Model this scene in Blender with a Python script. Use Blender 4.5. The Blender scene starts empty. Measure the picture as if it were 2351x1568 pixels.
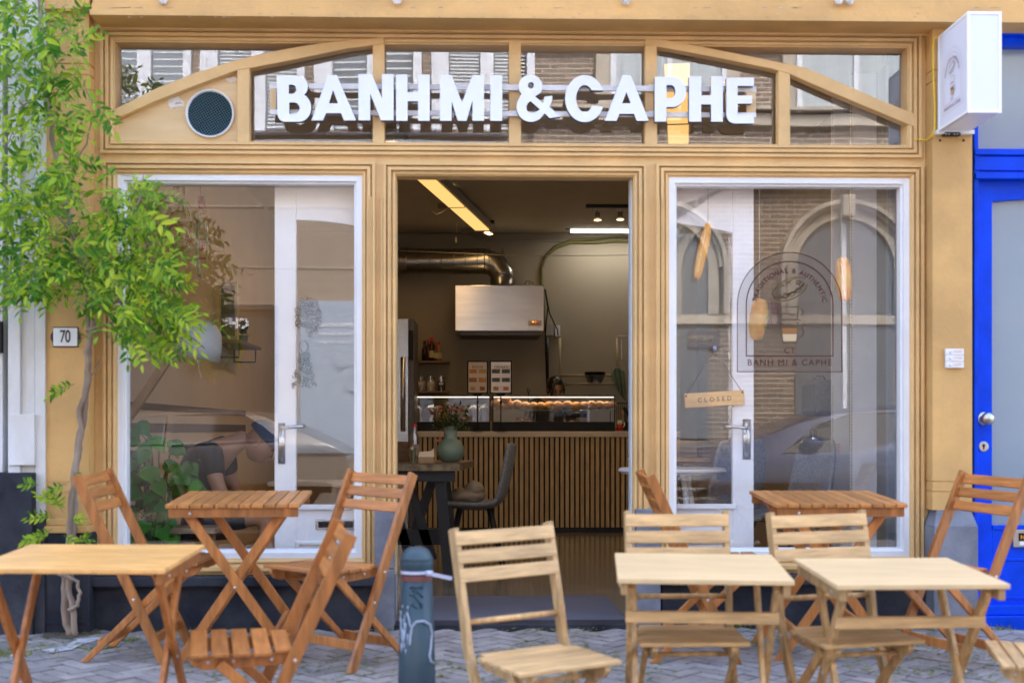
import bpy, bmesh, math, random
from mathutils import Vector, Matrix, noise
random.seed(7)
R = math.radians
S = bpy.context.scene
COL = S.collection
# ------------------------------------------------------------------ camera
FPX, DC, HC, TH, HZ = 3000.0, 6.32, 0.95, R(1.5), 985.0   # focal length in 2351-px units, distance, height, yaw, horizon row
cam = bpy.data.objects.new('camera', bpy.data.cameras.new('camera')); COL.objects.link(cam)
cam.location = (0, -DC, HC); cam.rotation_euler = (R(90), 0, -TH)
cam.data.sensor_width = 36; cam.data.lens = FPX / 2351 * 36
cam.data.shift_y = (HZ - 784) / 2351
cam.data.clip_start = 0.05; cam.data.clip_end = 500
cam.data.dof.use_dof = True; cam.data.dof.focus_distance = 9.5; cam.data.dof.aperture_fstop = 2.4
S.camera = cam
# ------------------------------------------------------------------ world, sun, exposure
W = bpy.data.worlds.new('World'); S.world = W; W.use_nodes = True
wn = W.node_tree.nodes; wl = W.node_tree.links
sky = wn.new('ShaderNodeTexSky'); sky.sky_type = 'NISHITA'; sky.sun_disc = False
SUN_EL, SUN_AZ = 52, 12     # sun stands behind the shop, so its front and the pavement are in open shade
sky.sun_elevation = R(SUN_EL); sky.sun_rotation = R(SUN_AZ); sky.air_density = 1.0; sky.dust_density = 3.5; sky.ozone_density = 0.6
wl.new(sky.outputs[0], wn['Background'].inputs[0]); wn['Background'].inputs[1].default_value = 0.15
sun = bpy.data.objects.new('sun', bpy.data.lights.new('sun', 'SUN')); COL.objects.link(sun)
sun.data.energy = 1.0; sun.data.angle = R(12); sun.data.color = (1, .97, .86)
sd = Vector((math.sin(R(SUN_AZ)) * math.cos(R(SUN_EL)), math.cos(R(SUN_AZ)) * math.cos(R(SUN_EL)), math.sin(R(SUN_EL))))
sun.rotation_euler = sd.to_track_quat('Z', 'Y').to_euler()
S.view_settings.view_transform = 'Standard'; S.view_settings.look = 'None'
S.view_settings.exposure = 2.87; S.view_settings.gamma = 1
S.render.engine = 'CYCLES'
S.cycles.max_bounces = 8; S.cycles.transparent_max_bounces = 24
S.cycles.sample_clamp_indirect = 4
# ------------------------------------------------------------------ pixel rays -> real points (x right, y into the shop, z up)
ct, st = math.cos(TH), math.sin(TH)
def ray(px, py):
    a = (px - 1175.5) / FPX; b = -(py - HZ) / FPX
    return Vector((a * ct + st, -a * st + ct, b))
def P(px, py, Y=0.0):
    d = ray(px, py); t = (Y + DC) / d.y
    return Vector((0, -DC, HC)) + d * t
def X(px, Y=0.0): return P(px, HZ, Y).x
def Z(py, Y=0.0, px=1100): return P(px, py, Y).z
def M(px, py, Y):        # a point across the street seen mirrored in the shop windows (glass at y=.06)
    p = P(px, py, .12 - Y); return Vector((p.x, Y, p.z))
def street(y):           # ground height
    if y > -1.46: return min(0, .035 * y) - .004
    return -.20 + .06 * max(-1.5, y + 1.46) if y > -4 else -.352
def CZ(px, z):           # camera-depth placement -> x, y
    d = ray(px, HZ); return d.x * z, -DC + d.y * z
# ------------------------------------------------------------------ mesh builder
class MB:
    def __init__(s): s.b = bmesh.new(); s.n2 = None
    def second(s): s.n2 = len(s.b.faces); return s      # faces added from here on take the second material
    def quad(s, *pts):
        s.b.faces.new([s.b.verts.new(p) for p in pts]); return s
    def box(s, x0, x1, y0, y1, z0, z1):
        x0, x1 = sorted((x0, x1)); y0, y1 = sorted((y0, y1)); z0, z1 = sorted((z0, z1))
        v = [s.b.verts.new((x, y, z)) for x in (x0, x1) for y in (y0, y1) for z in (z0, z1)]
        for f in ((0,1,3,2),(4,6,7,5),(0,4,5,1),(2,3,7,6),(0,2,6,4),(1,5,7,3)): s.b.faces.new([v[i] for i in f])
        return s
    def bar(s, p, q, w, h, up=(0,0,1)):
        p, q = Vector(p), Vector(q); d = (q - p).normalized(); a = d.cross(Vector(up))
        if a.length < 1e-4: a = d.cross(Vector((1,0,0)))
        a.normalize(); c = a.cross(d)
        a *= w / 2; c *= h / 2
        v = [s.b.verts.new(o + k * a + l * c) for o in (p, q) for k, l in ((-1,-1),(1,-1),(1,1),(-1,1))]
        for f in ((3,2,1,0),(4,5,6,7),(0,1,5,4),(1,2,6,5),(2,3,7,6),(3,0,4,7)): s.b.faces.new([v[i] for i in f])
        return s
    def tube(s, pts, r, n=8, cap=True, flat=1.0):
        pts = [Vector(p) for p in pts]; rs = r if isinstance(r, (list, tuple)) else [r] * len(pts)
        rings = []; ref = None
        for i, p in enumerate(pts):
            d = (pts[min(i + 1, len(pts) - 1)] - pts[max(i - 1, 0)]).normalized()
            if ref is None: ref = d.cross(Vector((0,0,1)) if abs(d.z) < .9 else Vector((1,0,0))).normalized()
            ref = (ref - d * ref.dot(d)).normalized(); bb = d.cross(ref)
            rings.append([s.b.verts.new(p + rs[i] * (math.cos(t) * ref + flat * math.sin(t) * bb)) for t in [2 * math.pi * k / n for k in range(n)]])
        for a, c in zip(rings, rings[1:]):
            for k in range(n): s.b.faces.new((a[k], a[(k + 1) % n], c[(k + 1) % n], c[k]))
        if cap and n > 2: s.b.faces.new(rings[0][::-1]); s.b.faces.new(rings[-1])
        return s
    def lathe(s, prof, c=(0,0,0), n=24, mat=None, closed=False):
        c = Vector(c); rings = []
        for r, z in prof:
            rings.append([s.b.verts.new((Vector((r * math.cos(t), r * math.sin(t), z)) if mat is None else mat @ Vector((r * math.cos(t), r * math.sin(t), z))) + c) for t in [2 * math.pi * k / n for k in range(n)]])
        for a, d in zip(rings, rings[1:]):
            for k in range(n): s.b.faces.new((a[k], a[(k + 1) % n], d[(k + 1) % n], d[k]))
        if prof[0][0] > 0 and not closed: s.b.faces.new(rings[0][::-1])
        if prof[-1][0] > 0 and not closed: s.b.faces.new(rings[-1])
        return s
    def ell(s, c, r, rot=None, n=14, m=9):
        mt = Matrix.Diagonal(Vector(r)).to_4x4(); mt = (Matrix.Translation(Vector(c)) @ (rot.to_4x4() if rot else Matrix())) @ mt
        bmesh.ops.create_uvsphere(s.b, u_segments=n, v_segments=m, radius=1, matrix=mt); return s
    def prism(s, pts, f, t0, t1, holes=()):   # closed 2d outline, f(u,v,t)->3d
        n = len(pts)
        a = [s.b.verts.new(f(u, v, t0)) for u, v in pts]; c = [s.b.verts.new(f(u, v, t1)) for u, v in pts]
        s.b.faces.new(a); s.b.faces.new(c[::-1])
        for i in range(n): s.b.faces.new((a[i], c[i], c[(i + 1) % n], a[(i + 1) % n]))
        return s
    def sweep(s, rect, prof, Y0=0):   # mitred moulding round an opening, rect=(x0,x1,z0,z1) outer, prof=[(inset, y)]
        x0, x1, z0, z1 = rect; loops = []
        for i, y in prof:
            loops.append([s.b.verts.new((a, Y0 + y, b)) for a, b in ((x0 + i, z0 + i), (x1 - i, z0 + i), (x1 - i, z1 - i), (x0 + i, z1 - i))])
        for a, c in zip(loops, loops[1:]):
            for k in range(4): s.b.faces.new((a[k], a[(k + 1) % 4], c[(k + 1) % 4], c[k]))
        return s
    def xf(s, m):
        bmesh.ops.transform(s.b, matrix=m, verts=s.b.verts); return s
    def build(s, name, mat, parent=None, smooth=False, bevel=0, sub=0, tri=False):
        bmesh.ops.recalc_face_normals(s.b, faces=s.b.faces)
        if s.n2 is not None:
            s.b.faces.ensure_lookup_table()
            for i in range(s.n2, len(s.b.faces)): s.b.faces[i].material_index = 1
        me = bpy.data.meshes.new(name); s.b.to_mesh(me); s.b.free()
        return mk(name, me, mat, parent, smooth, bevel, sub)
def mk(name, me, mat, parent=None, smooth=False, bevel=0, sub=0):
    for m in (mat if isinstance(mat, (list, tuple)) else [mat]): me.materials.append(m)
    if smooth:
        for p in me.polygons: p.use_smooth = True
    o = bpy.data.objects.new(name, me); COL.objects.link(o)
    if parent: o.parent = parent
    if bevel:
        b = o.modifiers.new('bevel', 'BEVEL'); b.width = bevel; b.segments = 2; b.limit_method = 'ANGLE'; b.angle_limit = R(40)
    if sub:
        b = o.modifiers.new('sub', 'SUBSURF'); b.levels = sub; b.render_levels = sub
    return o
def tag(o, label, cat, group=None, kind=None):
    if label: o['label'] = label
    if cat: o['category'] = cat
    if group: o['group'] = group
    if kind: o['kind'] = kind
    return o
def thing(name, label, cat, loc=(0,0,0), rz=0, group=None, rx=0):
    o = bpy.data.objects.new(name, None); COL.objects.link(o); o.location = loc
    o.rotation_mode = 'XYZ'
    if rx:
        o.rotation_euler = (Matrix.Rotation(rx, 3, 'X') @ Matrix.Rotation(rz, 3, 'Z')).to_euler()
    else: o.rotation_euler = (0, 0, rz)
    o.empty_display_size = .1
    return tag(o, label, cat, group)
def kids(o): return [c for c in bpy.data.objects if c.parent == o]
def copy_tree(o, parent=None):
    c = o.copy(); COL.objects.link(c); c.parent = parent
    for ch in kids(o): copy_tree(ch, c)
    return c
def place(o, loc, rz, rx=0):
    o.location = loc; o.rotation_euler = (Matrix.Rotation(rx, 3, 'X') @ Matrix.Rotation(rz, 3, 'Z')).to_euler()
def arc(cx, cy, rx, ry, a0, a1, n=10):
    return [(cx + rx * math.cos(R(a0 + (a1 - a0) * i / n)), cy + ry * math.sin(R(a0 + (a1 - a0) * i / n))) for i in range(n + 1)]
def curve_mesh(loops, depth):      # filled 2d curve with holes -> mesh in xy plane, extruded
    cu = bpy.data.curves.new('c', 'CURVE'); cu.dimensions = '2D'; cu.fill_mode = 'BOTH'; cu.extrude = depth / 2
    for lp in loops:
        sp = cu.splines.new('POLY'); sp.points.add(len(lp) - 1); sp.use_cyclic_u = True
        for p, (u, v) in zip(sp.points, lp): p.co = (u, v, 0, 1)
    ob = bpy.data.objects.new('c', cu); COL.objects.link(ob)
    dg = bpy.context.evaluated_depsgraph_get(); dg.update()
    me = bpy.data.meshes.new_from_object(ob.evaluated_get(dg)); bpy.data.objects.remove(ob); bpy.data.curves.remove(cu)
    me.materials.clear()
    return me
def text_mesh(body, size, depth=.001, bold=0, spacing=1.0, align='CENTER', sx=1.0):
    cu = bpy.data.curves.new('t', 'FONT'); cu.body = body; cu.size = size; cu.extrude = depth / 2; cu.offset = bold
    cu.space_character = spacing; cu.align_x = align; cu.align_y = 'CENTER'; cu.resolution_u = 4
    ob = bpy.data.objects.new('t', cu); COL.objects.link(ob)
    dg = bpy.context.evaluated_depsgraph_get(); dg.update()
    me = bpy.data.meshes.new_from_object(ob.evaluated_get(dg)); bpy.data.objects.remove(ob); bpy.data.curves.remove(cu)
    me.materials.clear()
    if sx != 1: me.transform(Matrix.Diagonal((sx, 1, 1, 1)))
    return me
FRONT = Matrix.Rotation(R(90), 4, 'X')      # xy plane text -> upright, facing -y
def text(name, body, size, loc, mat, parent=None, rot=None, **k):
    me = text_mesh(body, size, **k); me.transform(Matrix.Translation(Vector(loc)) @ (rot if rot is not None else FRONT))
    return mk(name, me, mat, parent)
def join_me(meshes):
    b = bmesh.new()
    for m in meshes: b.from_mesh(m)
    me = bpy.data.meshes.new('j'); b.to_mesh(me); b.free()
    for m in meshes: bpy.data.meshes.remove(m)
    return me
def skin(name, pts, edges, mat, parent=None, sub=2, root=0):
    me = bpy.data.meshes.new(name); me.from_pydata([p[0] for p in pts], edges, [])
    o = bpy.data.objects.new('s', me); COL.objects.link(o)
    sk = o.modifiers.new('s', 'SKIN'); sk.use_smooth_shade = True
    for i, p in enumerate(pts):
        r = p[1] if isinstance(p[1], tuple) else (p[1], p[1])
        me.skin_vertices[0].data[i].radius = r; me.skin_vertices[0].data[i].use_root = (i == root)
    ss = o.modifiers.new('ss', 'SUBSURF'); ss.levels = sub; ss.render_levels = sub
    dg = bpy.context.evaluated_depsgraph_get(); dg.update()
    m2 = bpy.data.meshes.new_from_object(o.evaluated_get(dg)); bpy.data.objects.remove(o)
    m2.materials.clear()
    return mk(name, m2, mat, parent, smooth=True)
# ------------------------------------------------------------------ materials
def mat(name, col, rough=.6, metal=0, var=0, vscale=6, stretch=(1,1,1), bump=0, bscale=30, island=0, emit=None, es=0, spec=.5, coat=0, col2=None, trans=0, alpha=1):
    m = bpy.data.materials.new(name); m.use_nodes = True; nt = m.node_tree; n = nt.nodes; l = nt.links
    b = n['Principled BSDF']; b.inputs['Roughness'].default_value = rough; b.inputs['Metallic'].default_value = metal
    b.inputs['Specular IOR Level'].default_value = spec; b.inputs['Coat Weight'].default_value = coat
    b.inputs['Base Color'].default_value = (*col, 1); b.inputs['Alpha'].default_value = alpha
    if trans: b.inputs['Transmission Weight'].default_value = trans
    if var or bump or col2:
        tc = n.new('ShaderNodeTexCoord'); mp = n.new('ShaderNodeMapping'); mp.inputs['Scale'].default_value = stretch
        l.new(tc.outputs['Object'], mp.inputs[0])
    last = None
    if var or col2:
        nz = n.new('ShaderNodeTexNoise'); nz.inputs['Scale'].default_value = vscale; nz.inputs['Detail'].default_value = 6; nz.inputs['Roughness'].default_value = .6
        l.new(mp.outputs[0], nz.inputs['Vector'])
        cr = n.new('ShaderNodeMix'); cr.data_type = 'RGBA'
        c2 = col2 if col2 else tuple(c * (1 - var) for c in col)
        c1 = col if col2 else tuple(min(1, c * (1 + var * .6)) for c in col)
        cr.inputs[6].default_value = (*c1, 1); cr.inputs[7].default_value = (*c2, 1)
        mr = n.new('ShaderNodeMapRange'); mr.inputs[1].default_value = .35; mr.inputs[2].default_value = .65
        l.new(nz.outputs[0], mr.inputs[0]); l.new(mr.outputs[0], cr.inputs[0]); l.new(cr.outputs[2], b.inputs['Base Color']); last = cr.outputs[2]
    if island:
        g = n.new('ShaderNodeNewGeometry'); hs = n.new('ShaderNodeHueSaturation'); mr2 = n.new('ShaderNodeMapRange')
        mr2.inputs[3].default_value = 1 - island; mr2.inputs[4].default_value = 1 + island
        l.new(g.outputs['Random Per Island'], mr2.inputs[0]); l.new(mr2.outputs[0], hs.inputs['Value'])
        if last: l.new(last, hs.inputs['Color'])
        else: hs.inputs['Color'].default_value = (*col, 1)
        l.new(hs.outputs[0], b.inputs['Base Color'])
    if bump:
        n2 = n.new('ShaderNodeTexNoise'); n2.inputs['Scale'].default_value = bscale; n2.inputs['Detail'].default_value = 4
        l.new(mp.outputs[0], n2.inputs['Vector']); bp = n.new('ShaderNodeBump'); bp.inputs['Strength'].default_value = bump; bp.inputs['Distance'].default_value = .01
        l.new(n2.outputs[0], bp.inputs['Height']); l.new(bp.outputs[0], b.inputs['Normal'])
    if emit:
        b.inputs['Emission Color'].default_value = (*emit, 1); b.inputs['Emission Strength'].default_value = es
    return m
def glass(name, refl=.2, tint=(1,1,1), rtint=(.95,.97,1), rough=0.0, wave=.0):
    m = bpy.data.materials.new(name); m.use_nodes = True; nt = m.node_tree; n = nt.nodes; l = nt.links
    n.remove(n['Principled BSDF']); out = n['Material Output']
    t = n.new('ShaderNodeBsdfTransparent'); t.inputs[0].default_value = (*tint, 1)
    g = n.new('ShaderNodeBsdfGlossy'); g.inputs['Color'].default_value = (*rtint, 1); g.inputs['Roughness'].default_value = rough
    fr = n.new('ShaderNodeLayerWeight'); fr.inputs[0].default_value = .5
    pw = n.new('ShaderNodeMath'); pw.operation = 'POWER'; pw.inputs[1].default_value = 5; l.new(fr.outputs['Facing'], pw.inputs[0])
    mr = n.new('ShaderNodeMapRange'); mr.inputs[1].default_value = 0; mr.inputs[2].default_value = 1; mr.inputs[3].default_value = refl; mr.inputs[4].default_value = 1
    mx = n.new('ShaderNodeMixShader'); l.new(pw.outputs[0], mr.inputs[0]); l.new(mr.outputs[0], mx.inputs[0]); l.new(t.outputs[0], mx.inputs[1]); l.new(g.outputs[0], mx.inputs[2])
    l.new(mx.outputs[0], out.inputs[0])
    if wave:
        tc = n.new('ShaderNodeTexCoord'); nz = n.new('ShaderNodeTexNoise'); nz.inputs['Scale'].default_value = 1.3; nz.inputs['Detail'].default_value = 1
        l.new(tc.outputs['Object'], nz.inputs['Vector']); bp = n.new('ShaderNodeBump'); bp.inputs['Strength'].default_value = wave; bp.inputs['Distance'].default_value = .01
        l.new(nz.outputs[0], bp.inputs['Height']); l.new(bp.outputs[0], g.inputs['Normal']); 
    return m
def brick(name, c1, c2, mortar, bw=.21, bh=.0625, ms=.01, rot=None, bump=.4, rough=.85, noise_amt=.35):
    m = bpy.data.materials.new(name); m.use_nodes = True; nt = m.node_tree; n = nt.nodes; l = nt.links; b = n['Principled BSDF']
    tc = n.new('ShaderNodeTexCoord'); mp = n.new('ShaderNodeMapping')
    if rot: mp.inputs['Rotation'].default_value = rot
    l.new(tc.outputs['Object'], mp.inputs[0]); bt = n.new('ShaderNodeTexBrick'); l.new(mp.outputs[0], bt.inputs['Vector'])
    bt.inputs['Scale'].default_value = 1; bt.inputs['Brick Width'].default_value = bw; bt.inputs['Row Height'].default_value = bh; bt.inputs['Mortar Size'].default_value = ms
    bt.inputs['Mortar Smooth'].default_value = .1; bt.inputs['Bias'].default_value = 0
    bt.inputs['Color1'].default_value = (*c1, 1); bt.inputs['Color2'].default_value = (*c2, 1); bt.inputs['Mortar'].default_value = (*mortar, 1)
    nz = n.new('ShaderNodeTexNoise'); nz.inputs['Scale'].default_value = 9; nz.inputs['Detail'].default_value = 6; l.new(tc.outputs['Object'], nz.inputs['Vector'])
    hs = n.new('ShaderNodeHueSaturation'); mr = n.new('ShaderNodeMapRange'); mr.inputs[3].default_value = 1 - noise_amt; mr.inputs[4].default_value = 1 + noise_amt
    l.new(nz.outputs[0], mr.inputs[0]); l.new(mr.outputs[0], hs.inputs['Value']); l.new(bt.outputs['Color'], hs.inputs['Color']); l.new(hs.outputs[0], b.inputs['Base Color'])
    b.inputs['Roughness'].default_value = rough
    if bump:
        bp = n.new('ShaderNodeBump'); bp.invert = True; bp.inputs['Strength'].default_value = bump; bp.inputs['Distance'].default_value = .01
        l.new(bt.outputs['Fac'], bp.inputs['Height']); l.new(bp.outputs[0], b.inputs['Normal'])
    return m
def leafmat(name, c1, c2, trans=.35, rough=.45):
    m = bpy.data.materials.new(name); m.use_nodes = True; nt = m.node_tree; n = nt.nodes; l = nt.links; b = n['Principled BSDF']
    g = n.new('ShaderNodeNewGeometry'); mx = n.new('ShaderNodeMix'); mx.data_type = 'RGBA'; mx.inputs[6].default_value = (*c1, 1); mx.inputs[7].default_value = (*c2, 1)
    pw = n.new('ShaderNodeMath'); pw.operation = 'POWER'; pw.inputs[1].default_value = 1.6
    l.new(g.outputs['Random Per Island'], pw.inputs[0]); l.new(pw.outputs[0], mx.inputs[0]); l.new(mx.outputs[2], b.inputs['Base Color'])
    b.inputs['Roughness'].default_value = rough; b.inputs['Specular IOR Level'].default_value = .3
    tr = n.new('ShaderNodeBsdfTranslucent'); l.new(mx.outputs[2], tr.inputs[0]); ms = n.new('ShaderNodeMixShader'); ms.inputs[0].default_value = trans
    l.new(b.outputs[0], ms.inputs[1]); l.new(tr.outputs[0], ms.inputs[2]); l.new(ms.outputs[0], n['Material Output'].inputs[0])
    return m
AMBER = mat('amber_paint', (.73,.475,.205), .42, var=.13, vscale=3.5, bump=.22, bscale=35)
AMBER2 = mat('amber_wall_paint', (.645,.38,.135), .6, var=.18, vscale=2.5, bump=.15, bscale=45)
WHITE = mat('white_paint', (.80,.80,.82), .4, var=.05, vscale=4)
CREAM = mat('weathered_white_paint', (.72,.72,.74), .55, col2=(.56,.53,.48), vscale=1.6, stretch=(3,3,1), bump=.1)
BLUE = mat('blue_gloss_paint', (.0,.062,.76), .32, var=.22, vscale=5, spec=.15, bump=.15, bscale=25)
STONE = mat('grey_stone', (.20,.21,.25), .7, var=.35, vscale=5, bump=.2, bscale=80)
DSTONE = mat('dark_plinth', (.016,.018,.029), .75, col2=(.050,.053,.066), vscale=4, bump=.35, bscale=40, spec=.25)
PLY = mat('bare_spruce_panel', (.78,.58,.33), .6, col2=(.70,.47,.23), vscale=2.0, stretch=(1,1,9))
PUTTY = mat('white_filler', (.8,.76,.74), .7, var=.1)
LWOOD = mat('pale_acacia', (.60,.38,.17), .55, var=.36, vscale=5, stretch=(7,7,1), island=.20, bump=.1, bscale=60)
LTOP = mat('bleached_acacia', (.72,.52,.28), .5, var=.13, vscale=4, stretch=(20,1.2,1), island=.06)
BWOOD = mat('oiled_brown_acacia', (.47,.175,.045), .42, var=.35, vscale=5, stretch=(7,7,1), island=.22, bump=.08, bscale=60)
BTOP = mat('brown_table_acacia', (.50,.205,.055), .4, var=.30, vscale=5, stretch=(10,1.5,1), island=.22)
BTOP2 = mat('golden_table_acacia', (.84,.455,.15), .38, var=.24, vscale=5, stretch=(10,1.5,1), island=.08)
LSLAT = mat('pale_slats', (.62,.40,.185), .55, var=.30, vscale=6, stretch=(9,1,9), island=.18, bump=.1, bscale=60)
BSLAT = mat('brown_slats', (.48,.18,.045), .42, var=.30, vscale=6, stretch=(9,1,9), island=.25, bump=.08, bscale=60)
STEEL = mat('zinc_screw', (.65,.65,.68), .35, 1)
INOX = mat('brushed_steel', (.50,.50,.51), .27, 1, var=.08, vscale=8, stretch=(1,1,14))
BLACK = mat('black_plastic', (.010,.010,.012), .5, spec=.25)
BLACKM = mat('black_metal', (.02,.022,.028), .45, .3)
GLASS = glass('window_glass', .095, wave=.06)
GLASST = glass('transom_glass', .20, wave=.10)
GLASSB = mat('frosted_door_glass', (.25,.31,.37), .12, spec=.9)
GLASSR = glass('window_glass_right', .12, wave=.06)
CLEAR = glass('clear_glass', .09)

HOOD = mat('hood_steel', (.66,.64,.62), .24, 1, var=.10, vscale=3, stretch=(1,1,6)); HOOD.node_tree.nodes['Principled BSDF'].inputs['Anisotropic'].default_value = .92; HOOD.node_tree.nodes['Principled BSDF'].inputs['Anisotropic Rotation'].default_value = .25
_t = HOOD.node_tree.nodes.new('ShaderNodeTangent'); _t.direction_type = 'RADIAL'; _t.axis = 'Z'; HOOD.node_tree.links.new(_t.outputs[0], HOOD.node_tree.nodes['Principled BSDF'].inputs['Tangent'])
# ================================================================== SHOPFRONT
shop = thing('shop_building', 'ochre painted timber shopfront with arched transom windows and open doorway', 'shopfront', (0, 0, 0))
zt = lambda py, Y=0.0: Z(py, Y, 1100)
xl = lambda px, Y=0.0: X(px, Y)
T0, T1_, B1_ = zt(101.5), zt(330), zt(403)
fx0, fx1 = xl(205), xl(2140)
GY = -.004
# plate with openings
TR = (xl(262), xl(2085), T1_, T0)                    # transom opening
LW = (xl(268), xl(833), zt(1282), B1_)
DR = (xl(908), xl(1456), GY, B1_)
RW = (xl(1534), xl(2090), zt(1282), B1_)
m = MB(); e = .004
y0, y1 = 0, .10
m.box(fx0, fx1, y0, y1, TR[3] - e, zt(42) + .05)
m.box(fx0, TR[0] + e, y0, y1, LW[3] - e, TR[3] - e); m.box(TR[1] - e, fx1, y0, y1, LW[3] - e, TR[3] - e)
m.box(TR[0] + e, TR[1] - e, y0, y1, LW[3] - e, TR[2] + e)
sb = zt(1317)
m.box(fx0, LW[0] + e, y0, y1, sb, LW[3] - e); m.box(LW[1] - e, DR[0] + e, y0, y1, sb, LW[3] - e)
m.box(DR[1] - e, RW[0] + e, y0, y1, sb, LW[3] - e); m.box(RW[1] - e, fx1, y0, y1, sb, LW[3] - e)
m.box(LW[0] + e, LW[1] - e, y0, y1, sb, LW[2] + e); m.box(RW[0] + e, RW[1] - e, y0, y1, sb, RW[2] + e)
m.build('facade_frame', AMBER, shop)
PR = [(0, 0), (0, -.022), (.013, -.022), (.0155, .004), (.0195, .004), (.023, -.020), (.037, -.020), (.0395, .006), (.0435, .006), (.047, -.014), (.056, -.010), (.060, .0), (.060, .055)]
def mould(r, w=.060, door=False):
    k = w / .060
    pr = [(i * k, y) for i, y in PR]
    mm = MB(); x0, x1, z0, z1 = r[0] - w, r[1] + w, r[2] - w, r[3] + w
    if door: z0 = -.30
    mm.sweep((x0, x1, z0, z1), pr)
    return mm
o = mould(TR).build('moulding', AMBER, shop); o['label'] = 'stepped moulding framing the transom windows'
mould(LW).build('moulding', AMBER, shop)['label'] = 'stepped moulding round the left shop window'
mould(RW).build('moulding', AMBER, shop)['label'] = 'stepped moulding round the right shop window'
mm = MB(); w = .058       # door moulding, three sided
for i, (a, b) in enumerate(zip(PR, PR[1:])):
    L0 = [(DR[0] - w + a[0], a[1], .53 - .0), (DR[0] - w + a[0], a[1], DR[3] + w - a[0]), (DR[1] + w - a[0], a[1], DR[3] + w - a[0]), (DR[1] + w - a[0], a[1], .53)]
    L1 = [(DR[0] - w + b[0], b[1], .53), (DR[0] - w + b[0], b[1], DR[3] + w - b[0]), (DR[1] + w - b[0], b[1], DR[3] + w - b[0]), (DR[1] + w - b[0], b[1], .53)]
    for k in range(3): mm.quad(L0[k], L0[k + 1], L1[k + 1], L1[k])
mm.build('moulding', AMBER, shop)['label'] = 'stepped moulding round the doorway'
# vertical flutes on the posts between openings
for px in (845, 853, 868, 878, 893, 1470, 1483, 1497, 1512, 1522):
    x = xl(px); mm = MB(); mm.box(x - .003, x + .003, -.026 if px not in (868, 1497) else -.006, .004, .56, zt(455)); mm.build('post_bead', AMBER, shop)
# arched glazing bars and mullions
f0 = lambda u, v, t: P(u, v, 0) + Vector((0, t, 0))
def band(pts): return lambda: pts
up = [(250, 261), (361, 205), (448, 170), (548, 139), (635, 119), (714, 105), (800, 94), (882, 88)]
lo = [(882, 104), (856, 107), (800, 114), (714, 132), (635, 148), (571, 160), (545, 164), (448, 200), (361, 234), (250, 282)]
mb = MB(); mb.prism(up + lo, f0, -.016, .046); mb.build('arched_bar', AMBER, shop, bevel=.004)
up = [(1480, 90), (1531, 95), (1623, 112), (1732, 134), (1848, 158), (1956, 204), (2022, 233), (2100, 264)]
lo = [(2100, 295), (2088, 290), (2022, 262), (1956, 235), (1890, 207), (1811, 172), (1768, 160), (1623, 131), (1506, 109), (1480, 107)]
mb = MB(); mb.prism(up + lo, f0, -.016, .046); mb.build('arched_bar', AMBER, shop, bevel=.004)
for a, b, t in ((545, 574, 150), (856, 883, 95), (1168, 1196, 95), (1480, 1508, 95), (1785, 1813, 160)):
    mb = MB(); mb.box(xl(a), xl(b), -.012, .044, T1_ - .01, zt(t)); mb.build('mullion', AMBER, shop, bevel=.004)
tp = MB(); tp.quad((TR[0] - .02, .06, TR[2] - .02), (TR[1] + .02, .06, TR[2] - .02), (TR[1] + .02, .06, TR[3] + .02), (TR[0] - .02, .06, TR[3] + .02)); tp.build('transom_pane', GLASST, shop)
pl = MB(); pl.prism([(256, 282), (361, 232), (448, 197), (548, 160), (548, 334), (256, 334)], f0, .030, .050); pw = pl.build('plywood_panel', PLY, shop)
def patch(pts, name, mt, Y, par): 
    q = MB(); q.prism(pts, lambda u, v, t: P(u, v, Y) + Vector((0, t, 0)), 0, .0012); return q.build(name, mt, par)
for cx, cy, rx, ry in ((402, 232, 17, 9), (395, 240, 8, 10), (532, 184, 13, 6), (408, 241, 14, 5)):
    pts = [(cx + rx * (1 + .25 * math.sin(3 * t + cx)) * math.cos(t), cy + ry * (1 + .3 * math.sin(4 * t)) * math.sin(t)) for t in [k * .349 for k in range(18)]]
    patch(pts, 'filler_patch', PUTTY, .028 - .0013 * (cx % 3), pw)
vc = P(483, 262.5, .03); s_ = DC / FPX
mt90 = Matrix.Rotation(R(90), 4, 'X')
vg = MB(); vg.lathe([(.112, 0), (.118, .012), (.113, .020), (.107, .012), (.107, -.01)], vc, 40, mt90); vo = vg.build('vent_ring', WHITE, shop, smooth=True)
vg = MB(); vg.lathe([(.108, .001), (.0, .001)], vc, 40, mt90); vg.build('vent_back', mat('dark_duct', (.006, .008, .014), .8), vo)
vg = MB()
for k in range(-9, 10):
    d = k * .0112; hl = math.sqrt(max(0, .107 ** 2 - d * d))
    for an in (32, 122):
        u = Vector((math.cos(R(an)), 0, math.sin(R(an)))); v = Vector((-u.z, 0, u.x)); c = vc + Vector((0, -.006, 0))
        vg.tube([c + v * d - u * hl, c + v * d + u * hl], .0011, 4)
vg.build('wire_mesh', mat('galvanised_wire', (.16, .30, .36), .4, .6), vo)
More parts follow.
